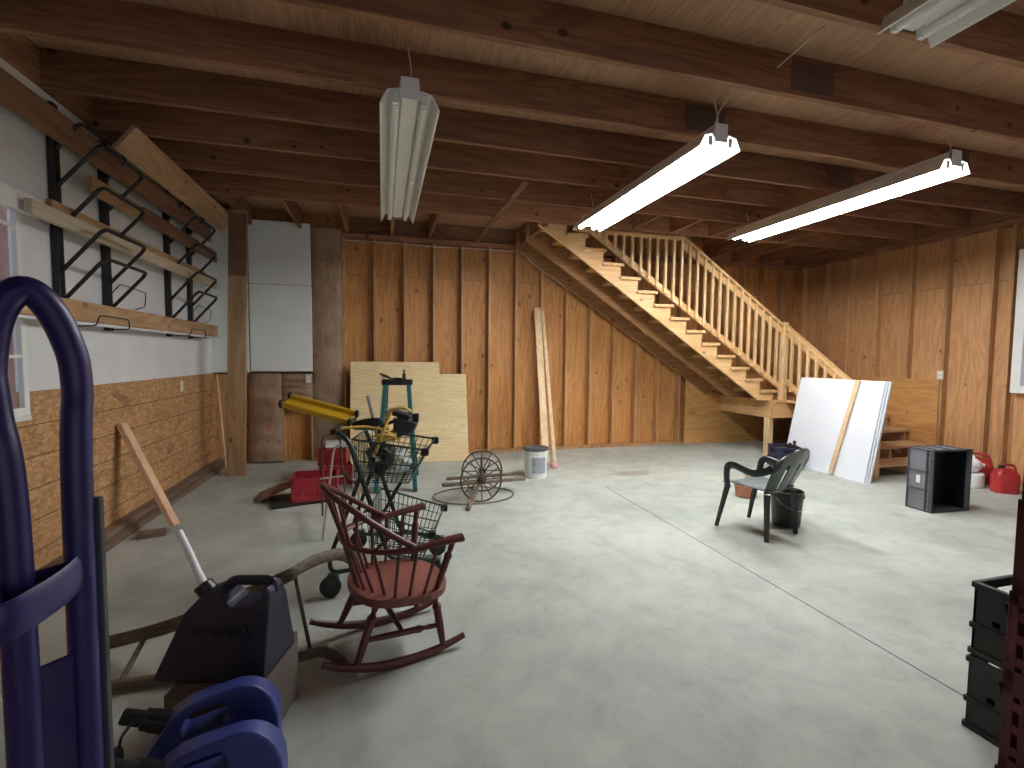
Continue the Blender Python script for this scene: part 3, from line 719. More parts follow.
for s in (-1, 1):
    y = s * .245
    b = bm_(); tube(b, rounded([(-.30, y * .95, .985), (-.215, y, .93), (.03, y, .17), (.32, y * .8, .13)], .06), .0155, 10); obj('frame_tube', b, 'cart_green', ct, smooth=True)
    b = bm_(); tube(b, rounded([(-.145, y * 1.02, .70), (-.325, y * 1.25, .20), (-.305, y * 1.3, .125), (.06, y, .15)], .05), .0135, 10); obj('frame_tube', b, 'cart_green', ct, smooth=True)
    b = bm_(); tube(b, [(-.035, y * .98, .42), (.10, y * .85, .655)], .011, 8); obj('frame_brace', b, 'cart_green', ct, smooth=True)
    for x, yy in ((-.30, y * 1.5), (.30, y * .8)):
        b = bm_(); tube(b, [(x, yy - .014, .064), (x, yy + .014, .064)], .062, 20); w = obj('wheel', b, 'black_plastic', ct, smooth=True)
        b = bm_(); tube(b, [(x, yy - .018, .064), (x, yy + .018, .064)], .02, 12); obj('hub', b, 'dark_grey', w, smooth=True)
        b = bm_(); box2(b, (x - .015, yy - .022, .06), (x + .045, yy - .017, .13)); box2(b, (x - .015, yy + .017, .06), (x + .045, yy + .022, .13)); box2(b, (x - .015, yy - .022, .12), (x + .045, yy + .022, .14)); obj('caster_fork', b, 'cart_green', ct, bevel=.003)
b = bm_(); tube(b, [(-.30, -.27, .985), (-.30, .27, .985)], .019, 12); obj('handle', b, 'black_plastic', ct, smooth=True)

def cw(x, y, z):      # cart-local point to the room
    c, s = math.cos(R(-10)), math.sin(R(-10)); return (.05 + c * x - s * y, 3.26 + s * x + c * y, z)
# long yellow shop light laid over the cart handle
p0, p1 = Vector((-.63, 3.50, 1.142)), Vector((-.20, 3.32, 1.035))
ang = math.atan2(p1.y - p0.y, p1.x - p0.x); pit = math.atan2(p1.z - p0.z, (p1 - p0).xy.length); ln = (p1 - p0).length
t = thing('work_light_bar', 'long bright yellow channel light bar propped on the cart handle', 'light bar', p0, 0); t.rotation_euler = (R(28), -pit, ang)
b = bm_(); box2(b, (0, -.042, -.006), (ln, .042, .004)); obj('channel', b, 'yellow', t, bevel=.003)
for s in (-1, 1):
    b = bm_(); box2(b, (.0, s * .05 - .012, -.022), (ln, s * .05 + .012, .022)); obj('flange', b, 'yellow', t, bevel=.008)
    for x in (-.02, ln):
        b = bm_(); box2(b, (x, s * .05 - .015, -.026), (x + .02, s * .05 + .015, .026)); obj('end_cap', b, 'black_plastic', t, bevel=.005)
b = bm_(); tube(b, [(.06, 0, -.008), (ln - .06, 0, -.008)], .012, 10); obj('lamp_tube', b, 'cord_yellow', t, smooth=True)
# yellow extension cord
pts = [(-.25, 3.10, 1.0), (-.1, 3.12, 1.0), (.0, 3.16, .97), (.06, 3.18, .92), (-.05, 3.15, .90), (.03, 3.2, .94), (.02, 3.16, 1.04), (.06, 3.15, 1.10), (.13, 3.15, 1.115), (.185, 3.17, 1.085)]
b = bm_(); tube(b, smooth_path(pts, 6), .009, 8)
tube(b, smooth_path([(.05, 3.15, 1.085), (.0, 3.13, .96), (-.03, 3.15, .87), (-.06, 3.14, .80)], 5), .011, 8)
for k in range(5):
    tube(b, smooth_path([(-.08 + .01 * k, 3.14 + .015 * k, .93), (.0, 3.12 + .02 * k, .95 - .012 * k), (.08, 3.15 + .02 * k, .92 + .01 * k), (.02 + .02 * k, 3.2, .89)], 5), .007, 6)
tag(obj('extension_cord', b, 'cord_yellow', smooth=True), 'tangled pale yellow extension cord spilling over the cart basket', 'cord')
# black work lamp
t = thing('work_lamp', 'black flood lamp on a tube stand sitting in the upper cart basket', 'lamp', (.095, 3.26, .905), R(-12)); t.scale = (.8, .8, .8)
b = bm_(); prism(b, [(.0, .0), (.14, .05), (.17, .12), (.02, .17), (-.01, .16)], [], -.07, .07); obj('lamp_head', b, 'dark_grey', t, bevel=.006)
b = bm_(); box2(b, (-.10, -.06, .17), (.05, .06, .21)); o = obj('lamp_hood', b, 'black_metal', t, bevel=.006); o.rotation_euler = (0, R(18), 0)
b = bm_(); tube(b, rounded([(-.01, -.08, .17), (-.01, -.08, .0), (-.14, -.08, .0), (-.14, -.08, .09), (-.01, -.08, .14)], .02), .009, 8)
tube(b, rounded([(-.01, .08, .17), (-.01, .08, .0), (-.14, .08, .0), (-.14, .08, .09), (-.01, .08, .14)], .02), .009, 8); tube(b, [(-.14, -.08, .0), (-.14, .08, .0)], .009, 8); obj('stand', b, 'black_metal', t, smooth=True)
b = bm_(); box2(b, (.13, -.03, .13), (.18, .03, .20)); obj('knob_box', b, 'black_plastic', t, bevel=.008)
# black drill-like tool case on the handle end
b = bm_(); lathe(b, [(0, -.10), (.035, -.085), (.05, -.03), (.05, .04), (.035, .09), (0, .10)], seg=16)
o = place(obj('tool_pouch', b, 'black_plastic', smooth=True), (-.10, 3.18, 1.01), (R(80), R(8), R(75))); o.scale = (1, .7, 1); tag(o, 'black oval tool pouch lying on the cart handle end of the basket', 'pouch')
# black bag and clear bag in the upper basket
def blob(name, loc, s, mat, seed, label, cat):
    random.seed(seed); b = bm_(); r = bmesh.ops.create_icosphere(b, subdivisions=3, radius=1)
    ph = [random.uniform(0, 6) for _ in range(6)]
    for v in b.verts:
        k = 1 + .16 * math.sin(4 * v.co.x + ph[0]) * math.sin(5 * v.co.y + ph[1]) + .12 * math.sin(7 * v.co.z + ph[2] + 3 * v.co.x)
        v.co = Vector((v.co.x * s[0], v.co.y * s[1], v.co.z * s[2])) * k
    return tag(place(obj(name, b, mat, smooth=True), loc), label, cat)
blob('trash_bag', cw(-.06, -.02, .77), (.09, .12, .105), 'black_plastic', 3, 'black plastic bag stuffed in the upper cart basket', 'bag')
blob('clear_bag', cw(.075, -.01, .745), (.065, .12, .08), 'clear_bag', 5, 'clear crumpled plastic bag beside the black bag in the cart', 'bag')
b = bm_(); tube(b, [(-.02, 3.40, .82), (-.10, 3.46, 1.17)], .012, 8); tag(obj('metal_rod', b, 'steel', smooth=True), 'short grey metal rod standing up from the cart basket', 'rod')

# ================================================================ MILK CRATES etc.
def crate_mesh(w, d, h, n=5, rows=3, bar=.010, handle=True):
    b = bm_()
    for (x, y) in ((-1, -1), (1, -1), (1, 1), (-1, 1)): box(b, (x * (w / 2 - .012), y * (d / 2 - .012), h / 2), (.024, .024, h))
    for z, t in ((h - .018, .036), (.02, .04)):
        for s in (-1, 1):
            box(b, (0, s * (d / 2 - .006), z), (w, .012, t)); box(b, (s * (w / 2 - .006), 0, z), (.012, d, t))
    for r in range(1, rows):
        z = h * r / rows
        for s in (-1, 1):
            box(b, (0, s * (d / 2 - .006), z), (w, .010, .028)); box(b, (s * (w / 2 - .006), 0, z), (.010, d, .028))
    for k in range(1, n):
        f = -.5 + k / n
        for s in (-1, 1):
            box(b, (f * w, s * (d / 2 - .007), h / 2 - (.03 if handle and abs(f) < .16 else 0)), (bar * 2.2, .009, h - .04 - (.06 if handle and abs(f) < .16 else 0)))
            box(b, (s * (w / 2 - .007), f * d, h / 2 - (.03 if handle and abs(f) < .16 else 0)), (.009, bar * 2.2, h - .04 - (.06 if handle and abs(f) < .16 else 0)))
    box(b, (0, 0, .008), (w - .02, d - .02, .012))
    return b
def panel_crate(w, d, h):
    """solid-walled crate with hand holes, ribs and a rim"""
    b = bm_()
    def wall(f):
        out = [(-w / 2, 0), (w / 2, 0), (w / 2, h), (-w / 2, h)]
        hl = [[(-.06, h - .085), (.06, h - .085), (.07, h - .045), (.05, h - .035), (-.05, h - .035), (-.07, h - .045)]]
        for cx in (-.09, 0, .09):
            hl.append([(cx - .012, h * .48), (cx + .012, h * .48), (cx + .012, h * .56), (cx - .012, h * .56)])
        prism(b, out, hl, 0, .012, f)
    wall(lambda x, y, z: (x, -d / 2 + y, z)); wall(lambda x, y, z: (x, d / 2 - y, z))
    wall(lambda x, y, z: (-w / 2 + y, x * d / w, z)); wall(lambda x, y, z: (w / 2 - y, x * d / w, z))
    for z in (.012, h - .012, h * .4):
        for s in (-1, 1):
            box(b, (0, s * (d / 2 + .003), z), (w + .012, .010, .022)); box(b, (s * (w / 2 + .003), 0, z), (.010, d + .012, .022))
    box(b, (0, 0, .008), (w - .02, d - .02, .012))
    return b
# red crate heap at the left back
t = obj('milk_crate', crate_mesh(.42, .34, .23, 8, 5, .020, False), 'red_plastic', bevel=.002); place(t, (-.655, 5.05, .031), (0, 0, R(3))); tag(t, 'bright red grid crate in front of the heap at the left back', 'crate')
t = obj('milk_crate', crate_mesh(.33, .33, .22, 7, 5, .014, False), 'red_plastic', bevel=.002); place(t, (-.53, 5.72, .0), (0, 0, R(12))); tag(t, 'red crate standing behind the bright red grid crate, lower of two', 'crate')
t = obj('milk_crate', crate_mesh(.30, .30, .19, 7, 5, .014, False), 'gas_red', bevel=.002); place(t, (-.54, 5.72, .223), (0, 0, R(-4))); tag(t, 'darker red crate stacked topmost at the left back heap', 'crate')
b = bm_(); box2(b, (-.14, -.12, 0), (.14, .12, .03)); box2(b, (-.13, -.10, .03), (.12, .11, .055)); o = place(obj('folded_cloth', b, 'grey_foam', bevel=.012), (-.50, 5.70, .416), (0, 0, R(8))); tag(o, 'pale folded cloth on the topmost red crate', 'cloth')
b = bm_(); box2(b, (-.25, -.2, 0), (.25, .2, .03)); o = place(obj('rubber_mat', b, 'black_plastic', bevel=.006), (-.82, 5.05, .0), (R(0), 0, R(16))); tag(o, 'flat black rubber mat under the bright red grid crate', 'mat')
b = bm_(); box2(b, (-.20, -.14, 0), (.20, .14, .018)); o = place(obj('dark_plank', b, 'shelf_brown', bevel=.003), (-1.02, 5.2, .09), (R(0), R(-20), R(12))); tag(o, 'dark board tilted against the left side of the red crate', 'board')
b = bm_(); box2(b, (-.20, -.13, 0), (.20, .13, .05)); o = place(obj('grey_plank', b, 'grey_foam', bevel=.004), (-.13, 5.50, .0), (0, 0, R(6))); tag(o, 'pale grey plank lying on the floor behind the cart', 'plank')
# walking frame
t = thing('walking_frame', 'thin metal walking frame standing between red crates and cart', 'walker', (-.40, 4.22, 0), R(16))
for s, m in ((-1, 'alu'), (1, 'alu')):
    y = s * .30
    b = bm_(); tube(b, rounded([(-.10 + .05 * s, y, 0), (-.05, y * .9, .74), (.10, y * .9, .74), (.16, y, 0)], .06), .0085, 8); obj('side_frame', b, 'alu' if s < 0 else 'iron', t, smooth=True)
    b = bm_(); tube(b, [(-.07, y * .95, .35), (.13, y * .95, .35)], .009, 8); obj('side_brace', b, 'alu', t, smooth=True)
for z in (.40, .70):
    b = bm_(); tube(b, [(.12, -.27, z), (.12, .27, z)], .01, 8); obj('cross_bar', b, 'iron', t, smooth=True)

# ================================================================ ROCKING CHAIR
rc = thing('rocking_chair', 'oxblood red spindle-back rocking chair in the left foreground', 'rocking chair', (-.04, 2.37, .003), R(15)); rc.rotation_euler = (0, R(4.5), R(15))
SZ, AZ = .335, .575
b = bm_(); out = []
for k in range(36):
    a = 2 * PI * k / 36; x, y = math.cos(a), math.sin(a)
    out.append((.235 * (abs(x) ** .8) * (1 if x > 0 else -1) + .085, .235 * (abs(y) ** .8) * (1 if y > 0 else -1)))
prism(b, out, [], 0, .038, lambda x, y, z: (x, z, SZ - .036 + y))
obj('seat', b, 'red_seat', rc, bevel=.012, seg=3)
def rocker(s):
    b = bm_(); pts = []
    for k in range(17):
        t_ = -1 + 2 * k / 16; x = .05 + .335 * t_
        pts.append((x, s * .195, .018 + .062 * t_ * t_ * (1.0 if t_ > 0 else 1.15)))
    tube(b, pts, [.016 + .010 * (1 - abs(-1 + 2 * k / 16)) for k in range(17)], 8, False, (.8, 1.0), (0, 0, 1)); return obj('rocker', b, 'red_chair', rc, smooth=True)
rocker(-1); rocker(1)
def turned(p, q, r0, par, name, bulge=True):
    p, q = Vector(p), Vector(q); n = 14
    rs = []
    for k in range(n + 1):
        t_ = k / n
        r = r0 * (.75 + .35 * math.sin(PI * t_))
        if bulge and .66 < t_ < .74: r = r0 * 1.3
        if bulge and .74 < t_ < .82: r = r0 * .62
        rs.append(r)
    b = bm_(); tube(b, [p.lerp(q, k / n) for k in range(n + 1)], rs, 10); return obj(name, b, 'red_chair', par, smooth=True)
for s in (-1, 1):
    turned((-.14, s * .195, .045), (-.05, s * .145, SZ - .02), .018, rc, 'leg')
    turned((.275, s * .195, .05), (.225, s * .15, SZ - .02), .018, rc, 'leg')
    turned((-.11, s * .18, .15), (.255, s * .18, .15), .014, rc, 'stretcher')
turned((.07, -.18, .15), (.07, .18, .15), .013, rc, 'stretcher')
# arm rail: one bent hoop from arm tip round the back to the other arm tip
rail = smooth_path([(.30, -.27, AZ + .035), (.20, -.262, AZ + .02), (.05, -.25, AZ - .005), (-.08, -.215, AZ - .012), (-.175, -.11, AZ - .015), (-.195, 0, AZ - .015), (-.175, .11, AZ - .015), (-.08, .215, AZ - .012), (.05, .25, AZ - .005), (.20, .262, AZ + .02), (.30, .27, AZ + .035)], 5)
nn = len(rail); rs = [.019 + .013 * max(0, abs(2 * k / (nn - 1) - 1) - .45) / .55 for k in range(nn)]
b = bm_(); tube(b, rail, rs, 10, False, (1.0, .62), (0, 0, 1)); obj('arm_rail', b, 'red_chair', rc, smooth=True)
for s in (-1, 1): turned((.225, s * .18, SZ), (.255, s * .262, AZ + .015), .016, rc, 'arm_post')
hoop = smooth_path([(.07, -.247, AZ + .005), (-.05, -.22, AZ + .075), (-.18, -.17, AZ + .16), (-.28, -.085, AZ + .225), (-.305, 0, AZ + .245), (-.28, .085, AZ + .225), (-.18, .17, AZ + .16), (-.05, .22, AZ + .075), (.07, .247, AZ + .005)], 6)
b = bm_(); tube(b, hoop, .0145, 10); obj('back_hoop', b, 'red_chair', rc, smooth=True)
for k in range(9):
    a = -1 + 2 * k / 8
    y1 = a * .20; 
    top = min(hoop, key=lambda p: abs(p.y - a * .228) + (0 if p.z > AZ + .03 else .2))
    mid = min(rail, key=lambda p: abs(p.y - a * .19) + (10 if p.x > 0 else 0))
    low = Vector((-.12 + .10 * a * a, a * .155, SZ - .01))
    b = bm_(); tube(b, [low, Vector((mid.x, mid.y, AZ - .012)), top], [.0075, .0085, .0065], 8); obj('spindle', b, 'red_chair', rc, smooth=True)
for s in (-1, 1):
    for (x0, x1) in ((.01, .0), (.08, .085), (.15, .18)):
        yy = .25 if x1 < .1 else .26
        b = bm_(); tube(b, [(x0, s * .205, SZ - .01), (x1, s * yy, AZ)], .0075, 8); obj('spindle', b, 'red_chair', rc, smooth=True)

# ================================================================ OLD PLOW
t = thing('wooden_plow', 'weathered wooden plow with long curved handles beside the rocking chair', 'plow', (-.7, 2.45, 0))
def P(x, y, z): return (x + .7, y - 2.45, z)
def flatbeam(pts, w, h, name):
    b = bm_(); sp_ = smooth_path(pts, 5); tube(b, sp_, 1.0, 8, False, (w / 2, h / 2), (0, 0, 1)); obj(name, b, 'grey_wood', t, smooth=True)
flatbeam([P(-1.40, 2.66, .03), P(-.95, 2.52, .17), P(-.48, 2.42, .375), P(-.40, 2.50, .39), P(-.335, 2.62, .375), P(-.25, 2.76, .335), P(-.18, 2.84, .27)], .035, .065, 'handle')
flatbeam([P(-1.30, 2.33, .03), P(-.8, 2.32, .03), P(-.4, 2.30, .05), P(-.28, 2.27, .08), P(-.20, 2.22, .06), P(-.17, 2.20, .025)], .04, .05, 'handle')
b = bm_(); tube(b, [P(-.425, 2.455, .405), P(-.350, 2.42, .0)], .009, 8); obj('iron_rod', b, 'iron', t, smooth=True)
b = bm_(); tube(b, [P(-1.1, 2.59, .11), P(-1.1, 2.33, .03)], .012, 8); obj('rung', b, 'grey_wood', t, smooth=True)

# ================================================================ FUEL CANS, LEFT FOREGROUND
b = bm_()
box2(b, (-.145, -.19, 0), (.145, .19, .006))
for s in (-1, 1):
    box2(b, (s * .145 - .004, -.19, 0), (s * .145 + .004, .19, .27)); box2(b, (-.145, s * .19 - .004, 0), (.145, s * .19 + .004, .27))
box2(b, (-.147, -.193, .27), (.147, .193, .276))
o = place(obj('cardboard_box', b, 'cardboard', bevel=.003), (-.545, 1.97, 0), (0, 0, R(-14))); tag(o, 'worn brown box on the floor under the dark fuel can', 'box')
t = thing('fuel_can', 'large dark navy fuel can with white spout standing on a box', 'fuel can', (-.575, 1.965, .277), R(-16)); t.scale = (.98, 1, .94)
out = [(-.205, .012), (-.195, 0), (.195, 0), (.205, .012), (.20, .27), (.195, .315), (.185, .335), (.165, .335), (.158, .275), (.145, .262), (.055, .262), (.035, .275), (.02, .315), (-.035, .315), (-.065, .302), (-.115, .245)]
def tap(x, y, z):
    k = 1.0 if z < .10 else max(.36, 1 - (z - .10) * 2.9)
    kb = 1.0 if z > .03 else .93
    return (x, y * k * kb, z)
b = bm_(); prism(b, out, [], -.13, .13, tap)
obj('body', b, 'navy_plastic', t, bevel=.012, seg=3)
b = bm_(); tube(b, rounded([(.0, 0, .305), (.03, 0, .343), (.175, 0, .345), (.182, 0, .30)], .025), 1.0, 10, False, (.021, .014), (0, 1, 0)); obj('handle', b, 'navy_plastic', t, smooth=True)
q = Matrix.Rotation(R(-38), 3, 'Y')
b = bm_(); lathe(b, [(.035, 0), (.035, .035), (.03, .04), (0, .04)], (-.07, 0, .295), 18, q); obj('cap', b, 'black_plastic', t, smooth=True)
b = bm_(); tube(b, smooth_path([(-.09, 0, .325), (-.118, .01, .365), (-.165, .035, .43), (-.225, .06, .515)], 5), [.0165 - .0002 * k for k in range(16)], 12); obj('spout', b, 'white_plastic', t, smooth=True)
b = bm_(); lathe(b, [(.014, 0), (.016, .012), (.008, .022), (0, .022)], (.18, 0, .335), 12); obj('vent_cap', b, 'black_plastic', t, smooth=True)
cu = bpy.data.curves.new('lettering', 'FONT'); cu.body = 'GRUSELA'; cu.size = .052; cu.extrude = .002; cu.align_x = 'CENTER'
fo = bpy.data.objects.new('embossed_lettering', cu)
C.objects.link(fo); bpy.context.view_layer.update()
me = bpy.data.meshes.new_from_object(fo.evaluated_get(bpy.context.evaluated_depsgraph_get())); bpy.data.objects.remove(fo)
lo = bpy.data.objects.new('embossed_lettering', me); C.objects.link(lo); lo.parent = t; me.materials.clear(); me.materials.append(M['navy_plastic'])
lo.location = (.03, -.0995, .165); lo.rotation_euler = (R(90 - 20.5), 0, 0)

def blue_can(label, loc, rz):
    t = thing('fuel_can', label, 'fuel can', loc, rz); t.scale = (1, 1, 1.05)
    out = [(-.20, 0), (.20, 0)]
    out += [(.205, .03), (.205, .20)]
    for k in range(1, 7):
        a = R(90 * k / 7); out.append((.095 + .11 * math.cos(a), .225 + .135 * math.sin(a)))
    out += [(.09, .362), (.0, .350), (-.06, .335), (-.10, .31), (-.205, .155), (-.215, .13), (-.21, .02)]
    hole = [(-.065, .245), (.045, .265), (.06, .285), (.055, .315), (.04, .325), (-.035, .315), (-.06, .30), (-.08, .26)]
    b = bm_(); prism(b, out, [hole], -.07, .07, lambda x, y, z: (x, y * (1 if z < .16 else 1 - (z - .16) * 3.0), z)); obj('body', b, 'blue_plastic', t, bevel=.012, seg=4, smooth=True)
    q = Matrix.Rotation(R(-66), 3, 'Y')
    b = bm_(); lathe(b, [(.032, -.03), (.032, .05), (.03, .055), (.03, .075), (.022, .08), (.022, .13), (.018, .135), (0, .135)], (-.105, 0, .28), 18, q); obj('spout', b, 'black_plastic', t, smooth=True)
    b = bm_(); tube(b, smooth_path([(-.19, -.03, .33), (-.215, -.045, .30), (-.22, -.05, .27)], 4), .004, 6); lathe(b, [(.0, 0), (.014, .004), (.015, .05), (.01, .06), (0, .06)], (-.225, -.05, .215), 12); obj('spout_cap', b, 'black_plastic', t, smooth=True)
    return t
blue_can('blue fuel can with black spout just below the dark navy can', (-.545, 1.665, 0.0), R(7))
blue_can('blue fuel can cut by the bottom frame edge, nearest the viewer', (-.49, 1.455, 0.0), R(5))

# ================================================================ HAND TRUCK
ht = thing('hand_truck', 'indigo blue steel hand truck with looped handle at the left edge', 'hand truck', (-.46, .79, 0))
def Q(x, y, z): return (x + .46, y - .79, z)
pr, pl = (-.432, .825), (-.487, .765)
loop = [Q(pr[0], pr[1], 0.12), Q(pr[0], pr[1], 1.20), Q(-.434, .84, 1.40), Q(-.442, .832, 1.475), Q(-.458, .815, 1.525), Q(-.474, .80, 1.535), Q(-.490, .785, 1.50), Q(-.4965, .775, 1.43), Q(-.491, .772, 1.37), Q(-.474, .768, 1.15), Q(pl[0] + .018, pl[1] - .01, .12)]
b = bm_(); tube(b, smooth_path(loop, 6), .0185, 14); obj('loop_frame', b, 'blue_paint', ht, smooth=True)
b = bm_(); beam(b, Q(pr[0] + .018, pr[1] + .012, .15), Q(pr[0] + .018, pr[1] + .012, 1.235), .012, .012, (1, 0, 0)); obj('rail_strip', b, 'dark_grey', ht, bevel=.002)
b = bm_(); bow = smooth_path([Q(-.425, .822, 1.135), Q(-.430, .775, 1.125), Q(-.447, .715, 1.118), Q(-.468, .71, 1.118), Q(-.482, .752, 1.13)], 5)
tube(b, bow, 1.0, 8, False, (.005, .026), (0, 0, 1)); obj('bowed_strap', b, 'blue_paint', ht, smooth=True)
b = bm_(); beam(b, Q(-.430, .822, 1.125), Q(-.486, .764, 1.125), .006, .05); obj('cross_strap', b, 'blue_paint', ht, bevel=.002)
b = bm_(); beam(b, Q(-.432, .815, .90), Q(-.486, .757, .90), .006, .23, (0, 0, 1)); obj('back_plate', b, 'blue_paint', ht, bevel=.003)
b = bm_(); beam(b, Q(-.4585, .79, .12), Q(-.4585, .79, .72), .06, .006, (1, 1, 0)); obj('lower_plate', b, 'blue_paint', ht, bevel=.003)
b = bm_(); box(b, Q(-.36, .70, .006), (.24, .20, .012), Matrix.Rotation(R(45), 3, 'Z')); obj('toe_plate', b, 'blue_paint', ht, bevel=.003)
for p in ((pr[0] - .06, pr[1] + .09), (pl[0] - .09, pl[1] + .06)):
    b = bm_(); d = Vector((.62, .78, 0)).normalized() * .022; c = Vector(Q(p[0], p[1], .12)); tube(b, [c - d, c + d], .12, 24); obj('wheel', b, 'dark_grey', ht, smooth=True)

# ================================================================ CENTRE / RIGHT
# plastic armchair: local +y is the way it faces
mc = thing('plastic_armchair', 'dark green plastic armchair in the middle of the floor', 'armchair', (3.075, 3.25, 0), R(14))
W, D = .19, .185
b = bm_(); g = []
for j in range(9):
    v = j / 8; y = .21 - .40 * v; row = []
    for i in range(9):
        u = -1 + i / 4; row.append((u * (.205 - .02 * v), y, .415 - .012 * (1 - u * u) - .012 * v + (-.02 if j == 0 else 0)))
    g.append(row)
sheet(b, g, .008); obj('seat', b, 'chair_seat', mc, smooth=True)
b = bm_(); g = []
for j in range(13):
    v = j / 12; row = []
    for i in range(15):
        u = -1 + 2 * i / 14
        half = .185 + .045 * v
        z = .37 + (.385 - .12 * abs(u) ** 2.4) * v
        y = -.185 - .17 * v + .085 * u * u * (.3 + .7 * v)
        row.append((u * half, y, z))
    g.append(row)
vs = [[Vector(p) for p in r] for r in g]
for (i0, i1, j0, j1) in ((0, 14, 8, 12), (0, 2, 0, 12), (12, 14, 0, 12), (0, 14, 0, 1), (2, 4, 1, 8), (5, 9, 1, 8), (10, 12, 1, 8)):
    sheet(b, [r[i0:i1 + 1] for r in vs[j0:j1 + 1]], .008)
obj('backrest', b, 'chair_green', mc, smooth=True)
for s in (-1, 1):
    b = bm_(); tube(b, [(s * .225, .235, 0), (s * .20, .155, .38)], [.018, .027], 8, False, (1, .75)); obj('leg', b, 'chair_green', mc, smooth=True)
    b = bm_(); tube(b, [(s * .20, -.205, 0), (s * .185, -.185, .37)], [.021, .028], 8, False, (1, .75)); obj('leg', b, 'chair_green', mc, smooth=True)
    b = bm_(); arm = smooth_path([(s * .203, .155, .36), (s * .228, .15, .46), (s * .236, .135, .54), (s * .238, .08, .565), (s * .24, -.02, .545), (s * .238, -.10, .535), (s * .222, -.19, .565), (s * .20, -.235, .60)], 5)
    tube(b, arm, 1.0, 8, False, (.030, .013), None); obj('arm', b, 'chair_green', mc, smooth=True)
# black bucket behind
t = thing('black_bucket', 'black plastic bucket under the dark green armchair', 'bucket', (3.42, 3.30, 0))
b = bm_(); lathe(b, [(.105, 0), (.11, .005), (.128, .255), (.138, .257), (.138, .275), (.131, .277), (.133, .305), (.126, .307), (.12, .25), (.1, .015), (0, .015)], seg=30); obj('body', b, 'black_plastic', t, smooth=True)
b = bm_(); tube(b, smooth_path([(.136, 0, .27), (.11, -.09, .20), (0, -.15, .16), (-.11, -.09, .20), (-.136, 0, .27)], 5), .003, 6); obj('handle', b, 'steel', t, smooth=True)
# terracotta pot with a stick
t = thing('flower_pot', 'small terracotta pot with a pale stub behind the green armchair', 'pot', (3.71, 4.10, 0))
b = bm_(); lathe(b, [(.085, 0), (.10, .01), (.112, .10), (.118, .10), (.118, .125), (.108, .125), (.10, .04), (0, .04)], seg=24); obj('pot', b, 'terracotta', t, smooth=True)
b = bm_(); tube(b, [(0, 0, .04), (.005, 0, .27)], .025, 10); obj('stub', b, 'pale_z', t, smooth=True)
# navy crate with bottles
t = obj('bottle_crate', panel_crate(.33, .33, .285), 'navy_crate', bevel=.002); place(t, (5.235, 5.11, 0), (0, 0, R(-28))); tag(t, 'dark navy crate at the foot of the landing post', 'crate')
for k, (x, y, h, lab) in enumerate(((5.26, 5.06, .32, 'dark brown bottle in the navy crate, left of two'), (5.335, 5.06, .345, 'dark brown bottle in the navy crate, right of two'))):
    b = bm_(); lathe(b, [(.03, 0), (.033, .005), (.033, h * .62), (.016, h * .76), (.014, h * .86), (.02, h * .87), (.02, h), (0, h)], seg=16); o = place(obj('bottle', b, 'brown_glass', smooth=True), (x, y, .016)); tag(o, lab, 'bottle')
# white foam boards leaning on the lower stair railing
fb = None
def foam(label, dx, dy, y0, y1):
    h = 1.2; b = bm_()
    xb, xt = 5.455 + dx, 5.71 + dx
    prism(b, [(xb, 0), (xb + .024, 0), (xt + .024, h - .01), (xt, h)], [], y0 + dy, y1 + dy)
    return tag(obj('foam_board', b, 'white_board', bevel=.002), label, 'foam board')
foam('white foam board leaning by the lower steps, front one', 0, 0, 4.19, 5.35)
foam('white foam board second in the leaning white stack', .027, -.012, 4.19, 5.35)
foam('white foam board at the back of the leaning white stack', .054, -.026, 4.19, 5.35)
b = bm_(); beam(b, (5.425, 4.60, .02), (5.685, 4.50, 1.2), .055, .02, (1, 0, 0)); tag(obj('wooden_stick', b, 'pale_z', bevel=.003), 'narrow pale stick leaning across the white foam boards', 'stick')

# grey tote on its end
tt = thing('storage_tote', 'grey ribbed plastic tote standing on end, open side facing the camera', 'tote', (5.25, 3.30, 0), R(-3))
w, d, h, th = .45, .235, .60, .012
b = bm_()
box2(b, (-w / 2, d / 2 - th, 0), (w / 2, d / 2, h))
box2(b, (-w / 2 + .004, -d / 2, 0.004), (w / 2 - .004, d / 2, th)); box2(b, (-w / 2 + .004, -d / 2, h - th), (w / 2 - .004, d / 2, h - .004))
box2(b, (-w / 2, -d / 2, 0), (-w / 2 + th, d / 2, h)); box2(b, (w / 2 - th, -d / 2, 0), (w / 2, d / 2, h))
obj('shell', b, 'tote', tt, bevel=.003)
b = bm_(); box2(b, (-w / 2 + th, d / 2 - th - .004, th), (w / 2 - th, d / 2 - th - .0005, h - th)); box2(b, (w / 2 - th - .004, -d / 2 + .03, th), (w / 2 - th - .0005, d / 2 - th, h - th)); obj('inside_shade', b, 'tote_shade', tt)  # dark sheets added where the open tote only holds shade
b = bm_()
for (a, c) in (((-w / 2 - .012, 0), (-w / 2 + .008, h)), ((w / 2 - .008, 0), (w / 2 + .012, h)), ((-w / 2 - .012, 0), (w / 2 + .012, .014)), ((-w / 2 - .012, h - .014), (w / 2 + .012, h + .004))):
    box2(b, (a[0], -d / 2 - .004, a[1]), (c[0], -d / 2 + .028, c[1]))
obj('rim', b, 'dark_grey', tt, bevel=.003)
b = bm_()
for z in (.0, .20, .38, h - .012): box2(b, (-w / 2 - .010, -d / 2 + .02, z), (-w / 2, d / 2, z + .012))
for y in (-d / 2 + .055, d / 2 - .012): box2(b, (-w / 2 - .010, y, 0), (-w / 2, y + .012, h))
for z in [.05 * k for k in range(1, 12)]: box2(b, (-w / 2 - .010, -d / 2 + .022, z), (-w / 2, -d / 2 + .055, z + .006))
obj('rib', b, 'dark_grey', tt)
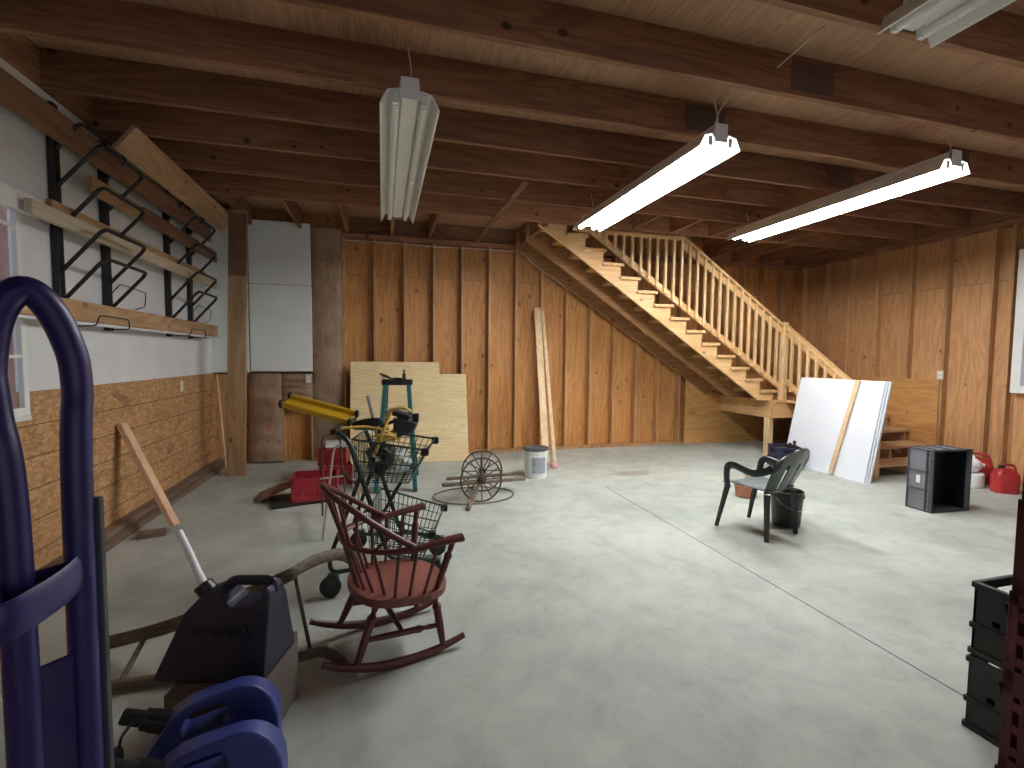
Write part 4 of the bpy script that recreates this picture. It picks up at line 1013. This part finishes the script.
for x in (-.15, 0, .15):
    b = bm_(); box2(b, (x - .005, -d / 2 + .03, h), (x + .005, d / 2, h + .007)); obj('rib', b, 'dark_grey', tt)
b = bm_(); box2(b, (-w / 2 - .0025, .0, .265), (-w / 2 - .0005, .035, .34)); obj('sticker', b, 'sticker', tt)

# red gas cans on the right
def gas_can(label, loc, rz, s=1.0, mat='gas_red', spout=True):
    t = thing('gas_can', label, 'gas can', loc, rz, None)
    out = []
    for k in range(28):
        a = 2 * PI * k / 28; x, y = math.cos(a), math.sin(a)
        out.append((.145 * s * abs(x) ** .55 * (1 if x > 0 else -1), .105 * s * abs(y) ** .55 * (1 if y > 0 else -1)))
    b = bm_(); rings = []
    for z, k in ((0, .93), (.012, 1), (.17, 1.0), (.20, .93), (.235, .62), (.25, .45)):
        rings.append([b.verts.new((x * k, y * k, z * s)) for x, y in out])
    for A, B in zip(rings, rings[1:]):
        for i in range(28): b.faces.new((A[i], A[(i + 1) % 28], B[(i + 1) % 28], B[i]))
    b.faces.new(rings[0][::-1]); b.faces.new(rings[-1]); obj('body', b, mat, t, smooth=True)
    b = bm_(); tube(b, rounded([(-.03 * s, 0, .235 * s), (-.02 * s, 0, .29 * s), (.10 * s, 0, .28 * s), (.125 * s, 0, .19 * s)], .03), .014 * s, 10); obj('handle', b, mat, t, smooth=True)
    b = bm_(); lathe(b, [(.032 * s, .24 * s), (.034 * s, .275 * s), (.028 * s, .28 * s), (0, .28 * s)], (-.05 * s, 0, 0), 16); obj('cap', b, 'black_plastic', t, smooth=True)
    if spout:
        b = bm_(); tube(b, smooth_path([(-.05 * s, 0, .275 * s), (-.07 * s, 0, .33 * s), (-.15 * s, 0, .40 * s), (-.19 * s, 0, .425 * s)], 4), .014 * s, 10); sp_ = obj('spout', b, 'black_plastic', t, smooth=True)
        b = bm_(); tube(b, [(-.185 * s, 0, .422 * s), (-.23 * s, 0, .45 * s)], .012 * s, 10); obj('spout_tip', b, 'cord_yellow', sp_, smooth=True)
    return t
gas_can('red gas can on the floor right of the grey tote', (6.64, 3.53, 0), R(-35), .92, 'gas_red', False).scale = (.82, .9, 1.18)
gas_can('red gas can with yellow-tipped black spout at the right frame edge', (6.90, 3.36, 0), R(-20), 1.0, 'gas_red', True).scale = (.85, .9, 1.1)
b = bm_(); lathe(b, [(.13, 0), (.145, .01), (.145, .15), (.14, .16), (0, .16)], seg=24); o = place(obj('round_tub', b, 'grey_foam', smooth=True), (6.58, 3.84, 0)); tag(o, 'squat pale grey tub on the floor behind the red gas can', 'tub')
t = thing('jug', 'white jug lying on the pale grey tub behind the tote', 'jug', (6.56, 3.83, .161), R(-30))
b = bm_(); lathe(b, [(0, -.12), (.07, -.115), (.085, -.09), (.085, .06), (.05, .11), (.025, .12), (.025, .15), (0, .15)], (0, 0, .086), 22, Matrix.Rotation(R(90), 3, 'Y')); obj('body', b, 'white_plastic', t, smooth=True)
b = bm_(); tube(b, rounded([(-.08, 0, .16), (-.06, 0, .21), (.04, 0, .21), (.06, 0, .15)], .03), .010, 8); obj('handle', b, 'white_plastic', t, smooth=True)
gas_can('red gas can standing behind the white jug by the right wall', (6.86, 3.95, 0), R(-60), 1.2, 'gas_red', False)
b = bm_(); tube(b, smooth_path([(6.70, 4.1, .44), (6.72, 4.07, .50), (6.80, 4.02, .50), (6.84, 3.98, .44)], 4), .009, 8); bpy_tmp = None
b.free()

# black crates and maroon crate stack at the right edge
pc = panel_crate(.33, .33, .29)
o = obj('black_crate', pc, 'black_plastic', bevel=.002); place(o, (2.395, 1.095, 0), (0, 0, R(1))); tag(o, 'black crate on the floor at the right, lower of two', 'crate')
o2 = o.copy(); C.objects.link(o2); place(o2, (2.412, 1.10, .294), (0, 0, R(0))); o2['label'] = 'black crate with hand hole at the right, upper of two'
pos = ('on the floor', 'second from the floor', 'third from the floor', 'fourth from the floor', 'topmost')
mcr = obj('maroon_crate', crate_mesh(.33, .33, .265, 6, 4, .016, True), 'maroon', bevel=.002)
for k in range(5):
    q = mcr if k == 0 else mcr.copy()
    if k: C.objects.link(q)
    place(q, (1.896 + .004 * math.sin(k * 2.1), .735 - .004 * k, .2655 * k), (0, 0, R(.8 * math.sin(k * 1.7))))
    tag(q, 'maroon milk crate %s of the stack at the right edge' % pos[k], 'crate', 'maroon crates stacked at the right edge')

# ================================================================ CAMERA, WORLD, VIEW
yaw, pitch, roll = .2682, -.0568, .0085
fwd = Vector((math.sin(yaw) * math.cos(pitch), math.cos(yaw) * math.cos(pitch), math.sin(pitch)))
rt = Vector((math.cos(yaw), -math.sin(yaw), 0)); up = rt.cross(fwd)
r2 = rt * math.cos(roll) + up * math.sin(roll); u2 = -rt * math.sin(roll) + up * math.cos(roll)
cam = bpy.data.cameras.new('camera'); co = bpy.data.objects.new('camera', cam); C.objects.link(co)
m = Matrix((r2, u2, -fwd)).transposed().to_4x4(); m.translation = (0, 0, 1.45); co.matrix_world = m
cam.sensor_fit = 'HORIZONTAL'; cam.sensor_width = 36; cam.lens = 36 * 472.2 / 1024; cam.clip_start = .02
bpy.context.scene.camera = co
w = bpy.data.worlds.new('world'); bpy.context.scene.world = w; w.use_nodes = True
w.node_tree.nodes['Background'].inputs[0].default_value = (.75, .82, 1, 1); w.node_tree.nodes['Background'].inputs[1].default_value = .55
vs_ = bpy.context.scene.view_settings
vs_.view_transform = 'Standard'; vs_.look = 'None'; vs_.gamma = 1; vs_.use_curve_mapping = False; vs_.exposure = .88
